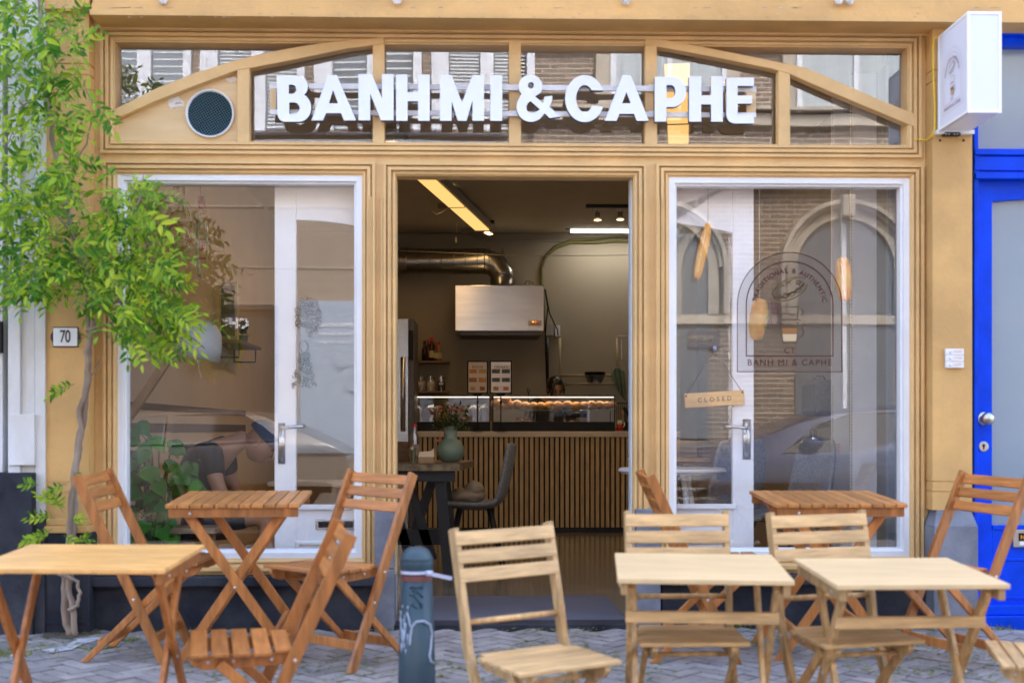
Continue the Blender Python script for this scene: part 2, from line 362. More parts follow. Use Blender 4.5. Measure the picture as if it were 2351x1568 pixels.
# white inner frames and panes
WP = [(0, .0), (0, -.0), (.002, -.002), (.030, -.002), (.034, .012), (.046, .016), (.048, .055)]
for r, wx, lab in ((LW, None, 'left'), (RW, None, 'right')):
    mm = MB(); mm.sweep((r[0] + .0005, r[1] - .0005, r[2] + .0005, r[3] - .0005), [(0, .06), (0, .004), (.001, .002), (.030, .002), (.034, .016), (.043, .020), (.045, .07)])
    wf = mm.build('window_frame', WHITE, shop); wf['label'] = 'white inner frame of the %s shop window' % lab
    g = MB(); g.quad((r[0] + .03, .06, r[2] + .03), (r[1] - .03, .06, r[2] + .03), (r[1] - .03, .06, r[3] - .03), (r[0] + .03, .06, r[3] - .03)); g.build('pane', GLASS if lab == 'left' else GLASSR, wf)
    b_ = MB(); b_.box(r[0] - .01, r[1] + .01, -.035, .0, r[2] - .055, r[2] - .030); b_.build('sill_board', AMBER, wf, bevel=.004)
# stone sills, plinths, blocks
for a, b in ((205, 866), (1514, 2132)):
    q = MB(); q.box(xl(a), xl(b), -.085, .10, zt(1345, -.085), sb - .001); q.build('stone_sill', DSTONE, shop, bevel=.006)
    q = MB(); q.box(xl(a) + .01, xl(b), -.035, .10, -.25, zt(1345, -.085) - .001); q.build('plinth', DSTONE, shop)
for a, b in ((862, 907), (1457, 1513)):
    q = MB(); q.box(xl(a), xl(b), -.06, .13, -.12, .28); q.box(xl(a), xl(b), -.0602, .13, .283, .565); q.build('stone_block', STONE, shop, bevel=.004)
# pilasters
def pilaster(a, b, lab, zb):
    Yp = -.10; x0, x1 = X(a, Yp), X(b, Yp)
    q = MB(); zs = [zb, zt(1130, Yp), zt(1128, Yp), zt(1107, Yp), zt(1105, Yp), zt(180, Yp), zt(177, Yp), zt(155, Yp), zt(152, Yp), zt(45, Yp) + .08]
    for i in range(len(zs) - 1):
        g = .006 if i % 2 else 0
        q.box(x0 + g, x1 - g, Yp + g, .10, zs[i], zs[i + 1])
    o = q.build('pilaster', AMBER2, shop); o['label'] = lab; return x0, x1
pa = pilaster(105, 204, 'ochre pilaster behind the climbing vine', zt(1187, -.1))
pb = pilaster(2141, 2232, 'ochre pilaster beside the blue door', zt(1172, -.1))
q = MB(); q.box(pa[0] - .002, pa[1] + .01, -.135, .1, zt(1222, -.13), zt(1205, -.13)); q.box(pa[0], pa[1], -.12, .1, zt(1205, -.13), zt(1187, -.1)); q.build('pilaster_foot', AMBER2, shop, bevel=.006)
q = MB(); q.box(pa[0], pa[1] + .01, -.125, .1, -.3, zt(1222, -.13) - .001); q.box(pa[0] + .005, pa[1], -.128, .1, .03, .055); q.build('pilaster_base', DSTONE, shop, bevel=.005)
zq = zt(1172, -.1); x0, x1 = pb[0] - .01, pb[1] + .01
q = MB()
def frus(q, x0, x1, y0, zl, zh, i):
    v = [(x0, y0, zl), (x1, y0, zl), (x1, .1, zl), (x0, .1, zl), (x0 + i * .6, y0 + i, zh), (x1 - i * .3, y0 + i, zh), (x1 - i * .3, .1, zh), (x0 + i * .6, .1, zh)]
    v = [q.b.verts.new(p) for p in v]
    for f in ((0,1,5,4), (1,2,6,5), (2,3,7,6), (3,0,4,7), (4,5,6,7), (3,2,1,0)): q.b.faces.new([v[i] for i in f])
q.box(x0, x1, -.15, .1, -.3, zt(1212, -.15)); frus(q, x0, x1, -.15, zt(1212, -.15), zq, .05)
q.build('pilaster_base', STONE, shop, bevel=.004)['label'] = 'chamfered grey stone base under the pilaster by the blue door'
# cornice
q = MB(); x0, x1 = X(100, -.2), X(3200, -.2)
zc = [zt(42, -.22), zt(33, -.22), zt(20, -.16)]
q.box(X(206, -.22), x1, -.22, .1, zc[0], zc[1] + .0)
q.box(X(206, -.20), x1, -.205, .1, zc[1], zc[1] + .012)
q.box(X(208, -.20), x1, -.185, .1, zc[1] + .012, zc[2]); q.box(X(208, -.2), x1, -.17, .1, zc[2], 3.6)
q.second()
for k in range(150):
    px = random.uniform(215, 2340); y_ = random.choice((42, 42, 34.5, 20.5)); w_ = random.uniform(1, 9) * (3 if y_ == 20.5 else 1); h_ = random.uniform(.6, 2.4); yy = {42: -.2202, 34.5: -.2202, 20.5: -.1852}[y_]
    a_, c_ = P(px, y_ - 1, yy - .0006), P(px + w_, y_ - 1 - h_, yy - .0006); q.quad((a_.x, a_.y, a_.z), (c_.x, a_.y, a_.z + .001), (c_.x - .003, a_.y, c_.z), (a_.x + .002, a_.y, c_.z - .001))
q.build('cornice', [AMBER2, mat('chipped_primer', (.62,.50,.38), .8, col2=(.22,.14,.08), vscale=9)], shop)
q = MB(); q.box(xl(205), xl(2143), -.05, .1, zt(60), zt(42, -.05) + .06); q.box(xl(205), xl(2143), -.03, .1, zt(78), zt(60)); q.build('architrave', AMBER, shop)
for px in (375, 912, 1437, 1925, 1950):
    c = P(px, 2, -.19); q = MB()
    for k in range(6): q.ell(c + Vector((.012 * math.cos(k * 1.05), -.006, .012 * math.sin(k * 1.05))), (.011, .012, .013), n=8, m=6)
    q.ell(c, (.010, .02, .012), n=8, m=6); q.build('rosette', mat('flaking_white', (.72, .66, .62), .8, var=.4, vscale=60), shop, smooth=True)
q = MB(); q.box(X(-200, -.1), X(2800, -.1), .10, 9, 3.30, 9.2); q.box(X(100, -.1), x1, -.16, .10, 3.60, 9.2); q.build('upper_wall', AMBER2, shop)
q = MB(); Yp = -.1
q.box(X(103, -.14), X(207, -.14), -.15, .1, zt(30, -.14), 3.6); q.build('pilaster_capital', AMBER2, shop)
# doors folded back inside, behind the windows
def door(hx, sgn, lab):
    d = bpy.data.objects.new('door', None); COL.objects.link(d); d.parent = shop; d.location = (hx, .17, 0); d.rotation_euler = (0, 0, R(2.5) * sgn); d['label'] = lab
    w = .60; zb, ztp = .03, 2.17
    a = lambda x: x * -sgn      # local x grows away from the hinge
    gl0, gl1, gz0, gz1 = .055, .495, .575, 1.98
    q = MB(); q.box(0, a(gl0), 0, .045, zb, ztp); q.box(a(gl1), a(w), 0, .045, zb, ztp); q.box(a(gl0), a(gl1), 0, .045, zb, gz0)
    pts = [(gl0, ztp), (gl0, gz1 - .10)] + [(gl0 + (gl1 - gl0) * k / 10, gz1 - .10 + .10 * math.sin(math.pi / 2 * min(1, .30 + .7 * k / 10)) if sgn > 0 else gz1 - .10 + .10 * math.sin(math.pi / 2 * min(1, .3 + .7 * (10 - k) / 10))) for k in range(11)] + [(gl1, ztp)]
    q.prism([(a(u), v) for u, v in pts], lambda u, v, t: Vector((u, t, v)), 0, .045)
    q.box(a(gl0 - .012), a(gl1 + .012), -.022, .0, gz0 - .02, gz0 + .004)
    q.sweep(tuple(sorted((a(.10), a(.50)))) + (.10, .40), [(0, 0), (.004, -.010), (.018, -.010), (.024, .004), (.03, .004)])
    leaf = q.build('door_leaf', WHITE, d, bevel=.003); leaf.location = (0, 0, 0)
    g = MB(); g.quad((a(gl0 - .01), .02, gz0 - .01), (a(gl1 + .01), .02, gz0 - .01), (a(gl1 + .01), .02, gz1 + .02), (a(gl0 - .01), .02, gz1 + .02)); g.build('door_pane', CLEAR, d)
    h = MB(); hx_ = a(.565)
    h.box(hx_ - .017, hx_ + .017, -.006, 0, .78, .98) if sgn > 0 else h.box(hx_ - .02, hx_ + .02, -.006, 0, .80, 1.0)
    h.tube([(hx_, 0, .955), (hx_, -.05, .955)], .008); h.tube([(hx_, -.05, .955), (hx_ + sgn * .11, -.055, .965)], .009); h.build('door_handle', INOX, d, smooth=True)
    if sgn > 0:
        l_ = MB(); l_.box(a(.20), a(.40), -.008, 0, .455, .505); l_.build('letterbox', INOX, d, bevel=.003)
        l_ = MB(); l_.box(a(.215), a(.385), -.0095, -.006, .465, .495); l_.build('letterbox_slot', BLACK, d)
    return d
door(xl(905, .12) + .01, 1, 'white glazed door leaf folded back behind the left shop window')
door(xl(1458, .12) - .005, -1, 'white glazed door leaf folded back behind the right shop window')
q = MB(); q.box(DR[1] - .011, DR[1] - .003, .06, .14, .0, DR[3] - .002); q.build('door_jamb', mat('cool_white_edge', (.62,.70,.80), .4), shop)
# ================================================================== SIGN LETTERS
YS = -.066
FACE = mat('opal_acrylic', (.80, .82, .92), .35, spec=.3)
EDGE = mat('letter_return', (.045, .035, .055), .45); LBACK = mat('letter_back', (.75, .72, .68), .6)
sign = thing('shop_sign', 'white raised letters reading BANH MI & CAPHE on two horizontal rails', 'shop sign', (0, 0, 0))
for a, b in ((196, 209), (256.5, 268)):
    q = MB(); q.box(X(620, YS + .05), X(1735, YS + .05), YS + .036, YS + .050, Z(b, YS + .05), Z(a, YS + .05)); q.build('rail', WHITE, sign, bevel=.002)
for a, b in ((622, 636), (1712, 1733)):
    q = MB(); q.box(X(a, YS + .06), X(b, YS + .06), YS + .038, YS + .048, Z(258, YS + .06), Z(209, YS + .06)); q.build('end_bracket', PLY, sign)
for px in (869, 1182, 1494):
    for y in (202, 262):
        c = P(px, y, YS + .07); q = MB(); q.box(c.x - .012, c.x + .012, -.016, -.010, c.z - .01, c.z + .01); q.build('mount', WHITE, sign)
LT = {
 'B': [[(635, 174), (680, 174)] + arc(683, 199, 24, 25, -80, 52, 9) + arc(687, 248, 27.5, 32, -55, 90, 10) + arc(654, 262, 17, 18, 90, 180, 6)],
 'A': [[(753.5, 173), (773, 173), (817.5, 277), (790, 277), (783, 260.5), (748.5, 260.5), (741.5, 277), (715, 277)], [(764.6, 207), (776, 238), (755.5, 238)]],
 'N': [[(823, 171), (853.6, 171), (877, 226), (877, 171), (903.8, 171), (903.8, 277), (874.5, 277), (850, 216), (850, 277), (823, 277)]],
 'H': [[(909, 172), (935.5, 172), (935.5, 212.5), (959.7, 212.5), (959.7, 172), (986.6, 172), (986.6, 278), (960, 278), (960, 233), (935.8, 233), (935.8, 278), (909.4, 278)]],
 'M': [[(1010.5, 173), (1037, 173), (1060.5, 237), (1085, 173), (1110.7, 173), (1111.3, 278), (1085, 278), (1085, 231), (1071, 278), (1051, 278), (1037, 233), (1036.8, 278), (1010, 278)]],
 'I': [[(1126, 173), (1153, 173), (1153, 278), (1125.5, 278)]],
 'C': [arc(1342.5, 227, 45, 54, -20, -340, 30) + [(1357.5, 243.5)] + arc(1342.5, 227, 20, 31, 45, 315, 20) + [(1358, 208)]],
 'A2': [[(1429, 173), (1448, 173), (1489.5, 278), (1462, 278), (1455.5, 262), (1422, 262), (1415, 278), (1388.5, 278)], [(1438, 212), (1448, 238), (1428, 238)]],
 'P': [[(1503, 177), (1545, 177)] + arc(1543, 211.5, 32.5, 35, -85, 85, 12) + [(1530, 246.5), (1530, 280), (1503, 280)]],
 'H2': [[(1582, 176), (1609.7, 176), (1609.7, 219.5), (1632.5, 219.5), (1632.5, 176), (1659.7, 176), (1659.7, 280), (1632.5, 280), (1632.5, 240.5), (1609.7, 240.5), (1609.7, 280), (1582, 280)]],
 'E': [[(1668, 179), (1730.8, 179), (1730.8, 198), (1693.5, 198), (1693.5, 220), (1727, 220), (1727, 238.5), (1693.5, 238.5), (1693.5, 263.5), (1731, 263.5), (1731, 284)] + arc(1687, 264, 19.5, 20, 90, 180, 6)],
 '&': [[(1245.3, 199) ] + arc(1218.5, 199, 27.5, 26, 0, -360, 24)[1:-1], ],
}
LT['B'] += [[(663, 195)] + arc(671, 205.5, 9.5, 10.5, -90, 90, 6) + [(663, 216)], [(664, 236)] + arc(676, 249, 12, 13, -90, 90, 6) + [(664, 262)]]
LT['P'] += [[(1530.3, 196)] + arc(1541, 211, 9.5, 15, -80, 80, 8) + [(1530.3, 226)]]
LT['&'] = None
def letter(name, loops, dy=0):
    f = lambda lp: [((p := P(u, v, YS)).x, p.z) for u, v in lp]
    me = curve_mesh([f(l) for l in loops], .035)
    me.transform(Matrix.Translation((0, YS + .0175, 0)) @ FRONT)
    o = mk('letter', me, [FACE, EDGE, LBACK], sign)
    for p in me.polygons: p.material_index = 0 if p.normal.y < -.9 else (2 if p.normal.y > .9 else 1)
    b = o.modifiers.new('bevel', 'BEVEL'); b.width = .0018; b.segments = 1; b.limit_method = 'ANGLE'; b.angle_limit = R(60); b.material = 1
    o['label'] = 'white letter ' + name; return o
for k, lp in LT.items():
    if lp: letter(k[0], lp)
# ampersand as one traced outline with two holes
amp = [(1194, 222)] + arc(1218, 199, 27.5, 26.5, 140, 395, 16) + [(1235, 218), (1228, 222), (1247, 238), (1250, 223), (1268, 220.5), (1267, 233), (1261.5, 246), (1286.5, 268), (1262, 272), (1252, 262)] + arc(1219, 246, 33, 34.5, 28, 215, 16)
letter('ampersand', [amp, arc(1219, 197, 7, 8, 0, 330, 8)[:], [(1218, 233), (1240, 252), (1228, 259), (1216, 259.5), (1209, 253), (1208.5, 244), (1212, 237)]])
# ================================================================== PROJECTING LIGHTBOX
LB = mat('lightbox_white', (.70, .72, .83), .4, emit=(.85, .88, 1), es=.01)
YF, YB = -.50, -.125
lbx0, lbx1 = X(2222, YF), X(2298, YF); lz0, lz1 = Z(259, YF, 2222), Z(28, YF, 2222)
lb = thing('projecting_sign', 'white square lightbox sign with brown logo mounted on the right pilaster', 'lightbox sign', (lbx0, YB, lz0))
q = MB(); q.box(lbx0, lbx1, YF, YB, lz0, lz1); q.xf(Matrix.Translation(-lb.location)); q.build('sign_box', LB, lb, bevel=.004)
q = MB()
for z in (lz0, lz1 - .012):
    q.box(lbx0 - .003, lbx0 + .01, YF - .001, YB, z, z + .012)
for y in (YF - .003, YB - .012): q.box(lbx0 - .0035, lbx0 + .01, y, y + .012, lz0, lz1)
for x in (lbx0 - .002, lbx1 - .009): q.box(x, x + .011, YF - .004, YF + .002, lz0 - .002, lz1 + .002)
q.box(lbx0, lbx1, YF - .0045, YF + .002, lz1 - .011, lz1 + .001); q.box(lbx0, lbx1, YF - .0045, YF + .002, lz0 - .001, lz0 + .011)
q.xf(Matrix.Translation(-lb.location)); q.build('edge_trim', mat('trim_white', (.88, .88, .92), .3), lb)
def logo(par, org, ux, uz, nrm, W_, mline, mbread, mcoffee, mtext, film=None, lw=.0016):
    """arch logo, unit: W_ = outer width; org = centre bottom; maps (u,v) to 3d"""
    k = W_ / 240.0
    to = lambda u, v, t=0: org + ux * (u * k) + uz * (v * k) + nrm * t
    def poly(pts, wd, t=.0006, q=None):
        q = q or MB()
        for a, b in zip(pts, pts[1:]):
            a3, b3 = Vector(a), Vector(b); d = (b3 - a3)
            if d.length < 1e-6: continue
            d.normalize(); n_ = Vector((-d.y, d.x)) * wd / 2; e_ = d * wd * .3
            q.quad(to(*(a3 - e_ + n_), t), to(*(b3 + e_ + n_), t), to(*(b3 + e_ - n_), t), to(*(a3 - e_ - n_), t))
        return q
    w_ = lw / k
    def archp(hw, z0, zs): return [(-hw, z0), (-hw, zs)] + [(hw * math.cos(R(180 - a)), zs + hw * math.sin(R(180 - a)) * 1.0) for a in range(0, 181, 6)] + [(hw, zs), (hw, z0), (-hw, z0)]
    q = poly(archp(120, 0, 152), w_ * 1.1); poly(archp(99.5, 36, 152), w_ * 1.5, q=q); q.build('logo_outline', mline, par)
    # bread
    q = MB(); A_ = R(25)
    rt = lambda u, v: (0 + u * math.cos(A_) - v * math.sin(A_), 190 + u * math.sin(A_) + v * math.cos(A_))
    el = lambda cx, cy, rx, ry, a0, a1, n=16: [rt(*p) for p in arc(cx, cy, rx, ry, a0, a1, n)]
    for pts in (el(0, 2, 41, 19, 10, 190), el(0, -4, 41, 20, 170, 350), el(-3, -2, 36, 10, 180, 350), el(6, -4, 24, 7, 180, 360), el(-20, 10, 12, 4, 0, 160, 6), el(-4, 12, 12, 4, 0, 160, 6), el(12, 12, 12, 4, 0, 160, 6),
                el(-15, -12, 7, 5, 0, 360, 8), el(0, -14, 7, 5, 0, 360, 8), el(16, -12, 8, 5, 0, 360, 8), el(29, -3, 6, 6, 0, 360, 8), el(24, 4, 5, 4, 0, 360, 8), el(-28, -8, 5, 4, 0, 360, 8)): poly(pts, w_ * 1.2, q=q)
    q.build('bread_drawing', mbread, par)
    q = MB(); U = 14
    for pts in ([(-20, 134), (20, 134)], [(-20, 134), (-18, 106), (18, 106), (20, 134)], [(-25, 104), (25, 104)], arc(24, 122, 7, 8, -80, 80, 8), [(-19, 98), (-16, 54), (-12, 51), (12, 51), (16, 54), (19, 98)], arc(20, 78, 12, 14, -80, 80, 8), [(-14, 90), (14, 90)]): poly([(u, v + U) for u, v in pts], w_ * 1.2, q=q)
    q.build('cup_drawing', mbread, par)
    q = MB(); q.quad(to(-17.5, 86 + U, .0004), to(17.5, 86 + U, .0004), to(16.5, 73 + U, .0004), to(-16.5, 73 + U, .0004)); q.build('coffee_layer', mcoffee, par)
    q = MB(); q.quad(to(-16.5, 72 + U, .0004), to(16.5, 72 + U, .0004), to(14.5, 56 + U, .0004), to(-14.5, 56 + U, .0004)); q.build('milk_layer', mat('condensed_milk_print', (.55, .42, .25), .6), par)
    def tx(s, cu, cv, size, ang=0, bold=.0, sp=1.0, name='text'):
        me = text_mesh(s, size * k, .0004, bold * k, sp)
        mx = Matrix(((ux.x, nrm.x, uz.x, 0), (ux.y, nrm.y, uz.y, 0), (ux.z, nrm.z, uz.z, 0), (0, 0, 0, 1)))   # columns: ux, nrm, uz
        c = to(cu, cv, .0008)
        ca, sa = math.cos(ang), math.sin(ang)
        for v in me.vertices:
            a, b, t = v.co
            v.co = c + ux * (a * ca - b * sa) + uz * (a * sa + b * ca) + nrm * t
        return me
    mk('name_text', tx('BANH MI & CAPHE', 0, 20.5, 20, bold=0, sp=1.2), mtext, par)
    mk('initials_text', tx('CT', 0, 49 - 1, 18, bold=0, sp=1.25), mtext, par)
    s = 'TRADITIONAL & AUTHENTIC'; ms = []
    wd = {'I': .5, ' ': .55, '&': 1.15, 'N': 1.1, 'O': 1.15, 'A': 1.05, 'D': 1.1, 'C': 1.0}
    tot = sum(wd.get(c, .95) for c in s); a0 = 172; pos = 0
    for c in s:
        w2 = wd.get(c, .95); an = a0 - (pos + w2 / 2) / tot * 164; pos += w2
        if c != ' ': ms.append(tx(c, 81 * math.cos(R(an)), 147 + 83 * math.sin(R(an)), 15, R(an - 90), bold=.3))
    mk('arched_text', join_me(ms), mtext, par)
LINE = mat('logo_maroon', (.23, .05, .045), .6); BRD = mat('logo_brown', (.36, .19, .07), .6); COF = mat('logo_coffee', (.28, .12, .03), .6)
LINEF = mat('logo_pale_maroon', (.62, .45, .45), .6)
LW_ = (YB - YF)
logo(lb, Vector((-.0055, -LW_ * .52, .055)), Vector((0, -1, 0)), Vector((0, 0, 1)), Vector((-1, 0, 0)), LW_ * .68, LINEF, COF, COF, LINE, lw=.0014)
q = MB(); q.box(X(2148, -.12), X(2235, -.12), -.135, -.10, Z(309, -.12, 2190), Z(300, -.12, 2190)); q.xf(Matrix.Translation(-lb.location)); q.build('mounting_plate', WHITE, lb)
q = MB(); q.box(X(2166, -.125), X(2205, -.125), -.135, -.10, Z(313, -.12, 2190), Z(303.5, -.12, 2190)); q.xf(Matrix.Translation(-lb.location)); bk = q.build('bracket', BLACKM, lb, bevel=.004)
q = MB()
for px in (2172, 2179, 2191, 2198): q.ell(P(px, 308, -.136), (.004, .003, .004), n=10, m=6)
q.xf(Matrix.Translation(-lb.location)); q.build('screw', STEEL, bk, smooth=True)
cb = MB(); YEL = mat('yellow_cable', (.80, .52, .01), .45)
cb.tube([P(2158, 82, -.13), P(2144, 90, -.13), P(2142, 110, -.13), P(2143, 180, -.13), P(2146, 240, -.13), P(2146, 296, -.13), P(2140, 312, -.12), P(2128, 322, -.06), P(2112, 321, -.03), P(2102, 321, -.02)], .0038, 8)
tag(cb.build('cable', YEL, None, smooth=True), 'yellow cable running from the lightbox sign to the window frame', 'cable')
q = MB()
for px in (2158, 2212):
    q.lathe([(.006, 0), (.006, .002), (0, .002)], P(px, 323, -.101), 12, mt90)
q.build('screw_hole', mat('dark_hole', (.05, .02, .01), .8), shop)
# ================================================================== HOUSE NUMBER, BELLS
hp = P(151.5, 774, -.102); NAVY = mat('enamel_black', (.03, .015, .03), .3)
hn = thing('house_number', 'white enamel number plate 70 with dark border on left pilaster', 'house number', hp)
q = MB(); q.box(-.060, .060, -.008, 0, -.048, .048); q.xf(Matrix()); q.build('plate_border', NAVY, hn, bevel=.006)
q = MB(); q.box(-.056, .056, -.0115, -.004, -.043, .043); q.build('plate', mat('white_enamel', (.82, .84, .88), .15, coat=.5), hn, bevel=.003)
q = MB(); q.prism([(-.060, .026), (-.070, .01), (-.070, -.01), (-.060, -.026)], lambda u, v, t: Vector((u, t, v)), -.007, 0); q.prism([(.060, .026), (.070, .01), (.070, -.01), (.060, -.026)], lambda u, v, t: Vector((u, t, v)), -.007, 0); q.build('plate_ear', NAVY, hn)
me = text_mesh('70', .082, .001, .0012, .92, sx=.66); me.transform(Matrix.Translation((0, -.0125, 0)) @ FRONT); mk('digits', me, NAVY, hn)
bp_ = P(2189.5, 823, -.102)
db = thing('doorbell_panel', 'white panel of three doorbells with name cards beside the blue door', 'doorbell', bp_)
q = MB()
for k in (-1, 0, 1): q.box(-.044, .044, -.016, 0, k * .031 - .0148, k * .031 + .0148)
q.build('bell_housing', WHITE, db, bevel=.002)
for k in (-1, 0, 1):
    q = MB(); q.lathe([(.007, 0), (.0065, .004), (0, .0045)], (-.022, -.016, k * .031), 14, mt90); q.build('bell_button', mat('bell_white', (.7, .7, .74), .3), db, smooth=True)
    q = MB(); q.box(-.006, .036, -.0166, -.015, k * .031 - .005, k * .031 + .008); q.build('name_card', mat('name_card', (.75, .60, .56), .6, var=.2, vscale=90), db)
# ================================================================== NEIGHBOURS
nb = thing('white_house', 'white painted house front with flaking paint and dark plinth at the left edge', 'house', (X(40), 0, 0))
q = MB(); xe = X(104, -.12)
q.box(X(-1500), X(20), -.08, 3, -.3, 9.2); q.box(X(18, -.12), X(46, -.12), -.12, .1, .72, 9.2); q.box(X(46, -.1), X(80, -.1), -.10, .1, .52, 9.2); q.box(X(80, -.115), X(104, -.115), -.115, .1, .52, 9.2)
q.box(X(20, -.13), X(80, -.13), -.135, .1, .78, 1.02)
q.xf(Matrix.Translation(-nb.location)); q.build('wall', CREAM, nb, bevel=.003)
q = MB(); q.box(X(-400), X(77, -.15), -.165, .0, -.3, Z(1085, -.16, 50)); q.box(X(70, -.12), X(106, -.12), -.135, 0, -.3, Z(1180, -.13, 90)); q.xf(Matrix.Translation(-nb.location)); q.build('plinth', DSTONE, nb, bevel=.005)
q = MB(); q.box(X(-60), X(3, -.1), -.10, -.07, Z(812, -.1), Z(740, -.1)); q.xf(Matrix.Translation(-nb.location)); q.build('letter_slot', BLACK, nb)
bl = thing('blue_shopfront', 'bright blue painted door front with frosted glass at the right edge', 'shopfront', (X(2300), 0, 0))
D_ = Matrix.Translation(-bl.location)
q = MB(); bx0 = X(2233, -.0)
q.box(bx0, X(2243), -.02, .12, -.2, zt(44)); q.box(bx0, X(3300), -.03, .12, zt(62), 3.4); q.box(bx0, X(3300), -.05, .12, zt(78), zt(62))
q.box(bx0, X(3300), -.01, .12, zt(98), zt(78))
for a, b, y in ((338, 352, -.03), (352, 357, -.01), (357, 388, -.025), (388, 394, -.012), (394, 408, -.04)): q.box(bx0 + .001, X(3300), y, .12, zt(b), zt(a))
q.xf(D_); q.build('door_surround', BLUE, bl, bevel=.003)
q = MB(); q.quad((X(2240), .05, zt(340)), (X(3300), .05, zt(340)), (X(3300), .05, zt(92)), (X(2240), .05, zt(92))); q.xf(D_); q.build('fanlight_pane', GLASSB, bl)
dx0 = X(2240, .03)
dd = bpy.data.objects.new('door', None); COL.objects.link(dd); dd.parent = bl
def dq(q, name, mt, **k): q.xf(D_); return q.build(name, mt, dd, **k)
q = MB(); g0 = X(2276, .03)
q.box(dx0, g0, .02, .07, .0, zt(408)); q.box(g0, X(2700), .02, .07, 0, zt(1212, .02))
pts = [(2276, 410), (2276, 463)] + [(2276 + 24 * k, 463 - 12 * math.sin(k / 10 * math.pi / 2)) for k in range(1, 18)] + [(2690, 410)]
q.prism(pts, lambda u, v, t: P(u, v, .02) + Vector((0, t, 0)), .001, .045)
q.box(g0, X(2700), .012, .03, zt(1218), zt(1208)); 
q.sweep((X(2290), X(2640), zt(1380), zt(1285)), [(0, .02), (.0, .012), (.012, .012), (.018, .03), (.02, .03)])
dq(q, 'door_leaf', BLUE, bevel=.002)
q = MB(); q.box(X(2236, -.04), X(2720), -.05, .08, -.03, .045); q.box(X(2236, -.04), X(2720), -.03, .08, .045, .095); dq(q, 'weather_board', BLUE, bevel=.006)
q = MB(); q.quad((g0 - .01, .05, .45), (X(2700), .05, .45), (X(2700), .05, zt(430)), (g0 - .01, .05, zt(430))); dq(q, 'door_pane', GLASSB)
kc = P(2258, 961, .02)
q = MB(); q.lathe([(.034, 0), (.034, .004), (.028, .008), (.012, .010), (.011, .030), (.022, .036), (.031, .048), (.031, .062), (.022, .074), (0, .078)], kc, 24, mt90); q.xf(Matrix.Rotation(0, 4, 'Z')); dq(q, 'door_knob', mat('satin_nickel', (.55, .53, .50), .28, 1), smooth=True)
kc = P(2257, 1025, .02)
q = MB(); q.lathe([(.025, 0), (.025, .006), (.022, .008), (0, .008)], kc, 24, mt90); kp = dq(q, 'keyhole_plate', mat('satin_nickel2', (.50, .49, .47), .35, 1))
q = MB(); q.lathe([(.0075, 0), (0, .001)], kc + Vector((0, -.0083, .005)), 12, mt90); q.box(kc.x - .003, kc.x + .003, kc.y - .0095, kc.y - .0083, kc.z - .014, kc.z + .003); q.xf(D_); q.build('keyhole', BLACK, kp)
q = MB(); q.box(X(2326, .0), X(2460), .0, .02, Z(1259), Z(1218)); lbp = dq(q, 'letterbox', mat('letterbox_steel', (.42, .40, .38), .4, 1), bevel=.003)
q = MB(); q.box(X(2339, -.001), X(2380), -.002, .002, Z(1244), Z(1226)); q.xf(D_); q.build('sticker', BLACK, lbp)
me = text_mesh('NEE', .026, .0006, .0006); me.transform(Matrix.Translation(P(2354, 1233, -.0035) - bl.location) @ FRONT); mk('sticker_text', me, mat('orange_print', (.9, .33, .02), .5), lbp)
q = MB(); q.box(X(2341, -.003), X(2380), -.0032, .0, Z(1254), Z(1246)); q.xf(D_); q.build('sticker_card', WHITE, lbp)
q = MB(); q.box(X(2100), X(3300), .4, .45, -.2, 3.3); q.xf(D_); q.build('hall_wall', mat('hall_grey', (.23, .25, .27), .8), bl)
# ================================================================== INTERIOR SHELL
ZC, YBK, XL, XR = 2.93, 6.88, -1.90, 2.22
def tagS(o): o['kind'] = 'structure'; return o
FLOORM = brick('glossy_floor_planks', (.20,.185,.145), (.25,.23,.18), (.09,.085,.07), .60, .17, .004, rot=(0, 0, R(90)), bump=.15, rough=.16, noise_amt=.25)
q = MB(); q.box(XL, XR, .0, YBK, -.05, 0); tagS(q.build('floor', FLOORM))
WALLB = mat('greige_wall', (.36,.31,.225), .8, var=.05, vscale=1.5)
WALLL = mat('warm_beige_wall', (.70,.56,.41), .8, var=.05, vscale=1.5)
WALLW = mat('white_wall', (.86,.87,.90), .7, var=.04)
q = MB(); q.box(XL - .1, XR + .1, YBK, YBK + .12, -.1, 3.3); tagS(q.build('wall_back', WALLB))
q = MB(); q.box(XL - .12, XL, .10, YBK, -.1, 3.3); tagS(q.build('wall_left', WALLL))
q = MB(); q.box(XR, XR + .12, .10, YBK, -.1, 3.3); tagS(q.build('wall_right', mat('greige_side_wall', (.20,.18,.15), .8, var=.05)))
q = MB(); q.box(XL - .1, XR + .1, .10, YBK + .1, ZC, ZC + .1); tagS(q.build('ceiling', mat('ceiling_greige', (.55,.48,.35), .8, var=.05)))
STRIPE = mat('brown_wall_stripe', (.15,.085,.04), .8)
q = MB(); q.box(XL, XL + .006, .12, 4.4, 1.06, 1.10); q.box(XL, XL + .006, .12, 4.4, .93, .985); tag(q.build('wall_trim', STRIPE), 'two brown horizontal strips along the beige wall behind the left window', 'wall trim')
# inner partition on the right seen through the right window
q = MB(); q.box(X(1958, .9), XR, .9, .96, 0, ZC); q.box(X(1914, 1.4), X(1950, 1.4), 1.4, 1.46, 0, ZC); tagS(q.build('wall_partition', WALLW))
CH = mat('bead_chain', (.55, .62, .66), .3, .8)
for px, Yc in ((1912, 1.3), (1955, .85)):
    q = MB()
    for k in range(150): q.ell((X(px, Yc), Yc, .05 + k * .0185), (.004, .004, .007), n=5, m=4)
    tag(q.build('bead_chain', CH), 'thin bead chain hanging %s the white partition' % ('in front of' if Yc < 1 else 'left of'), 'chain')
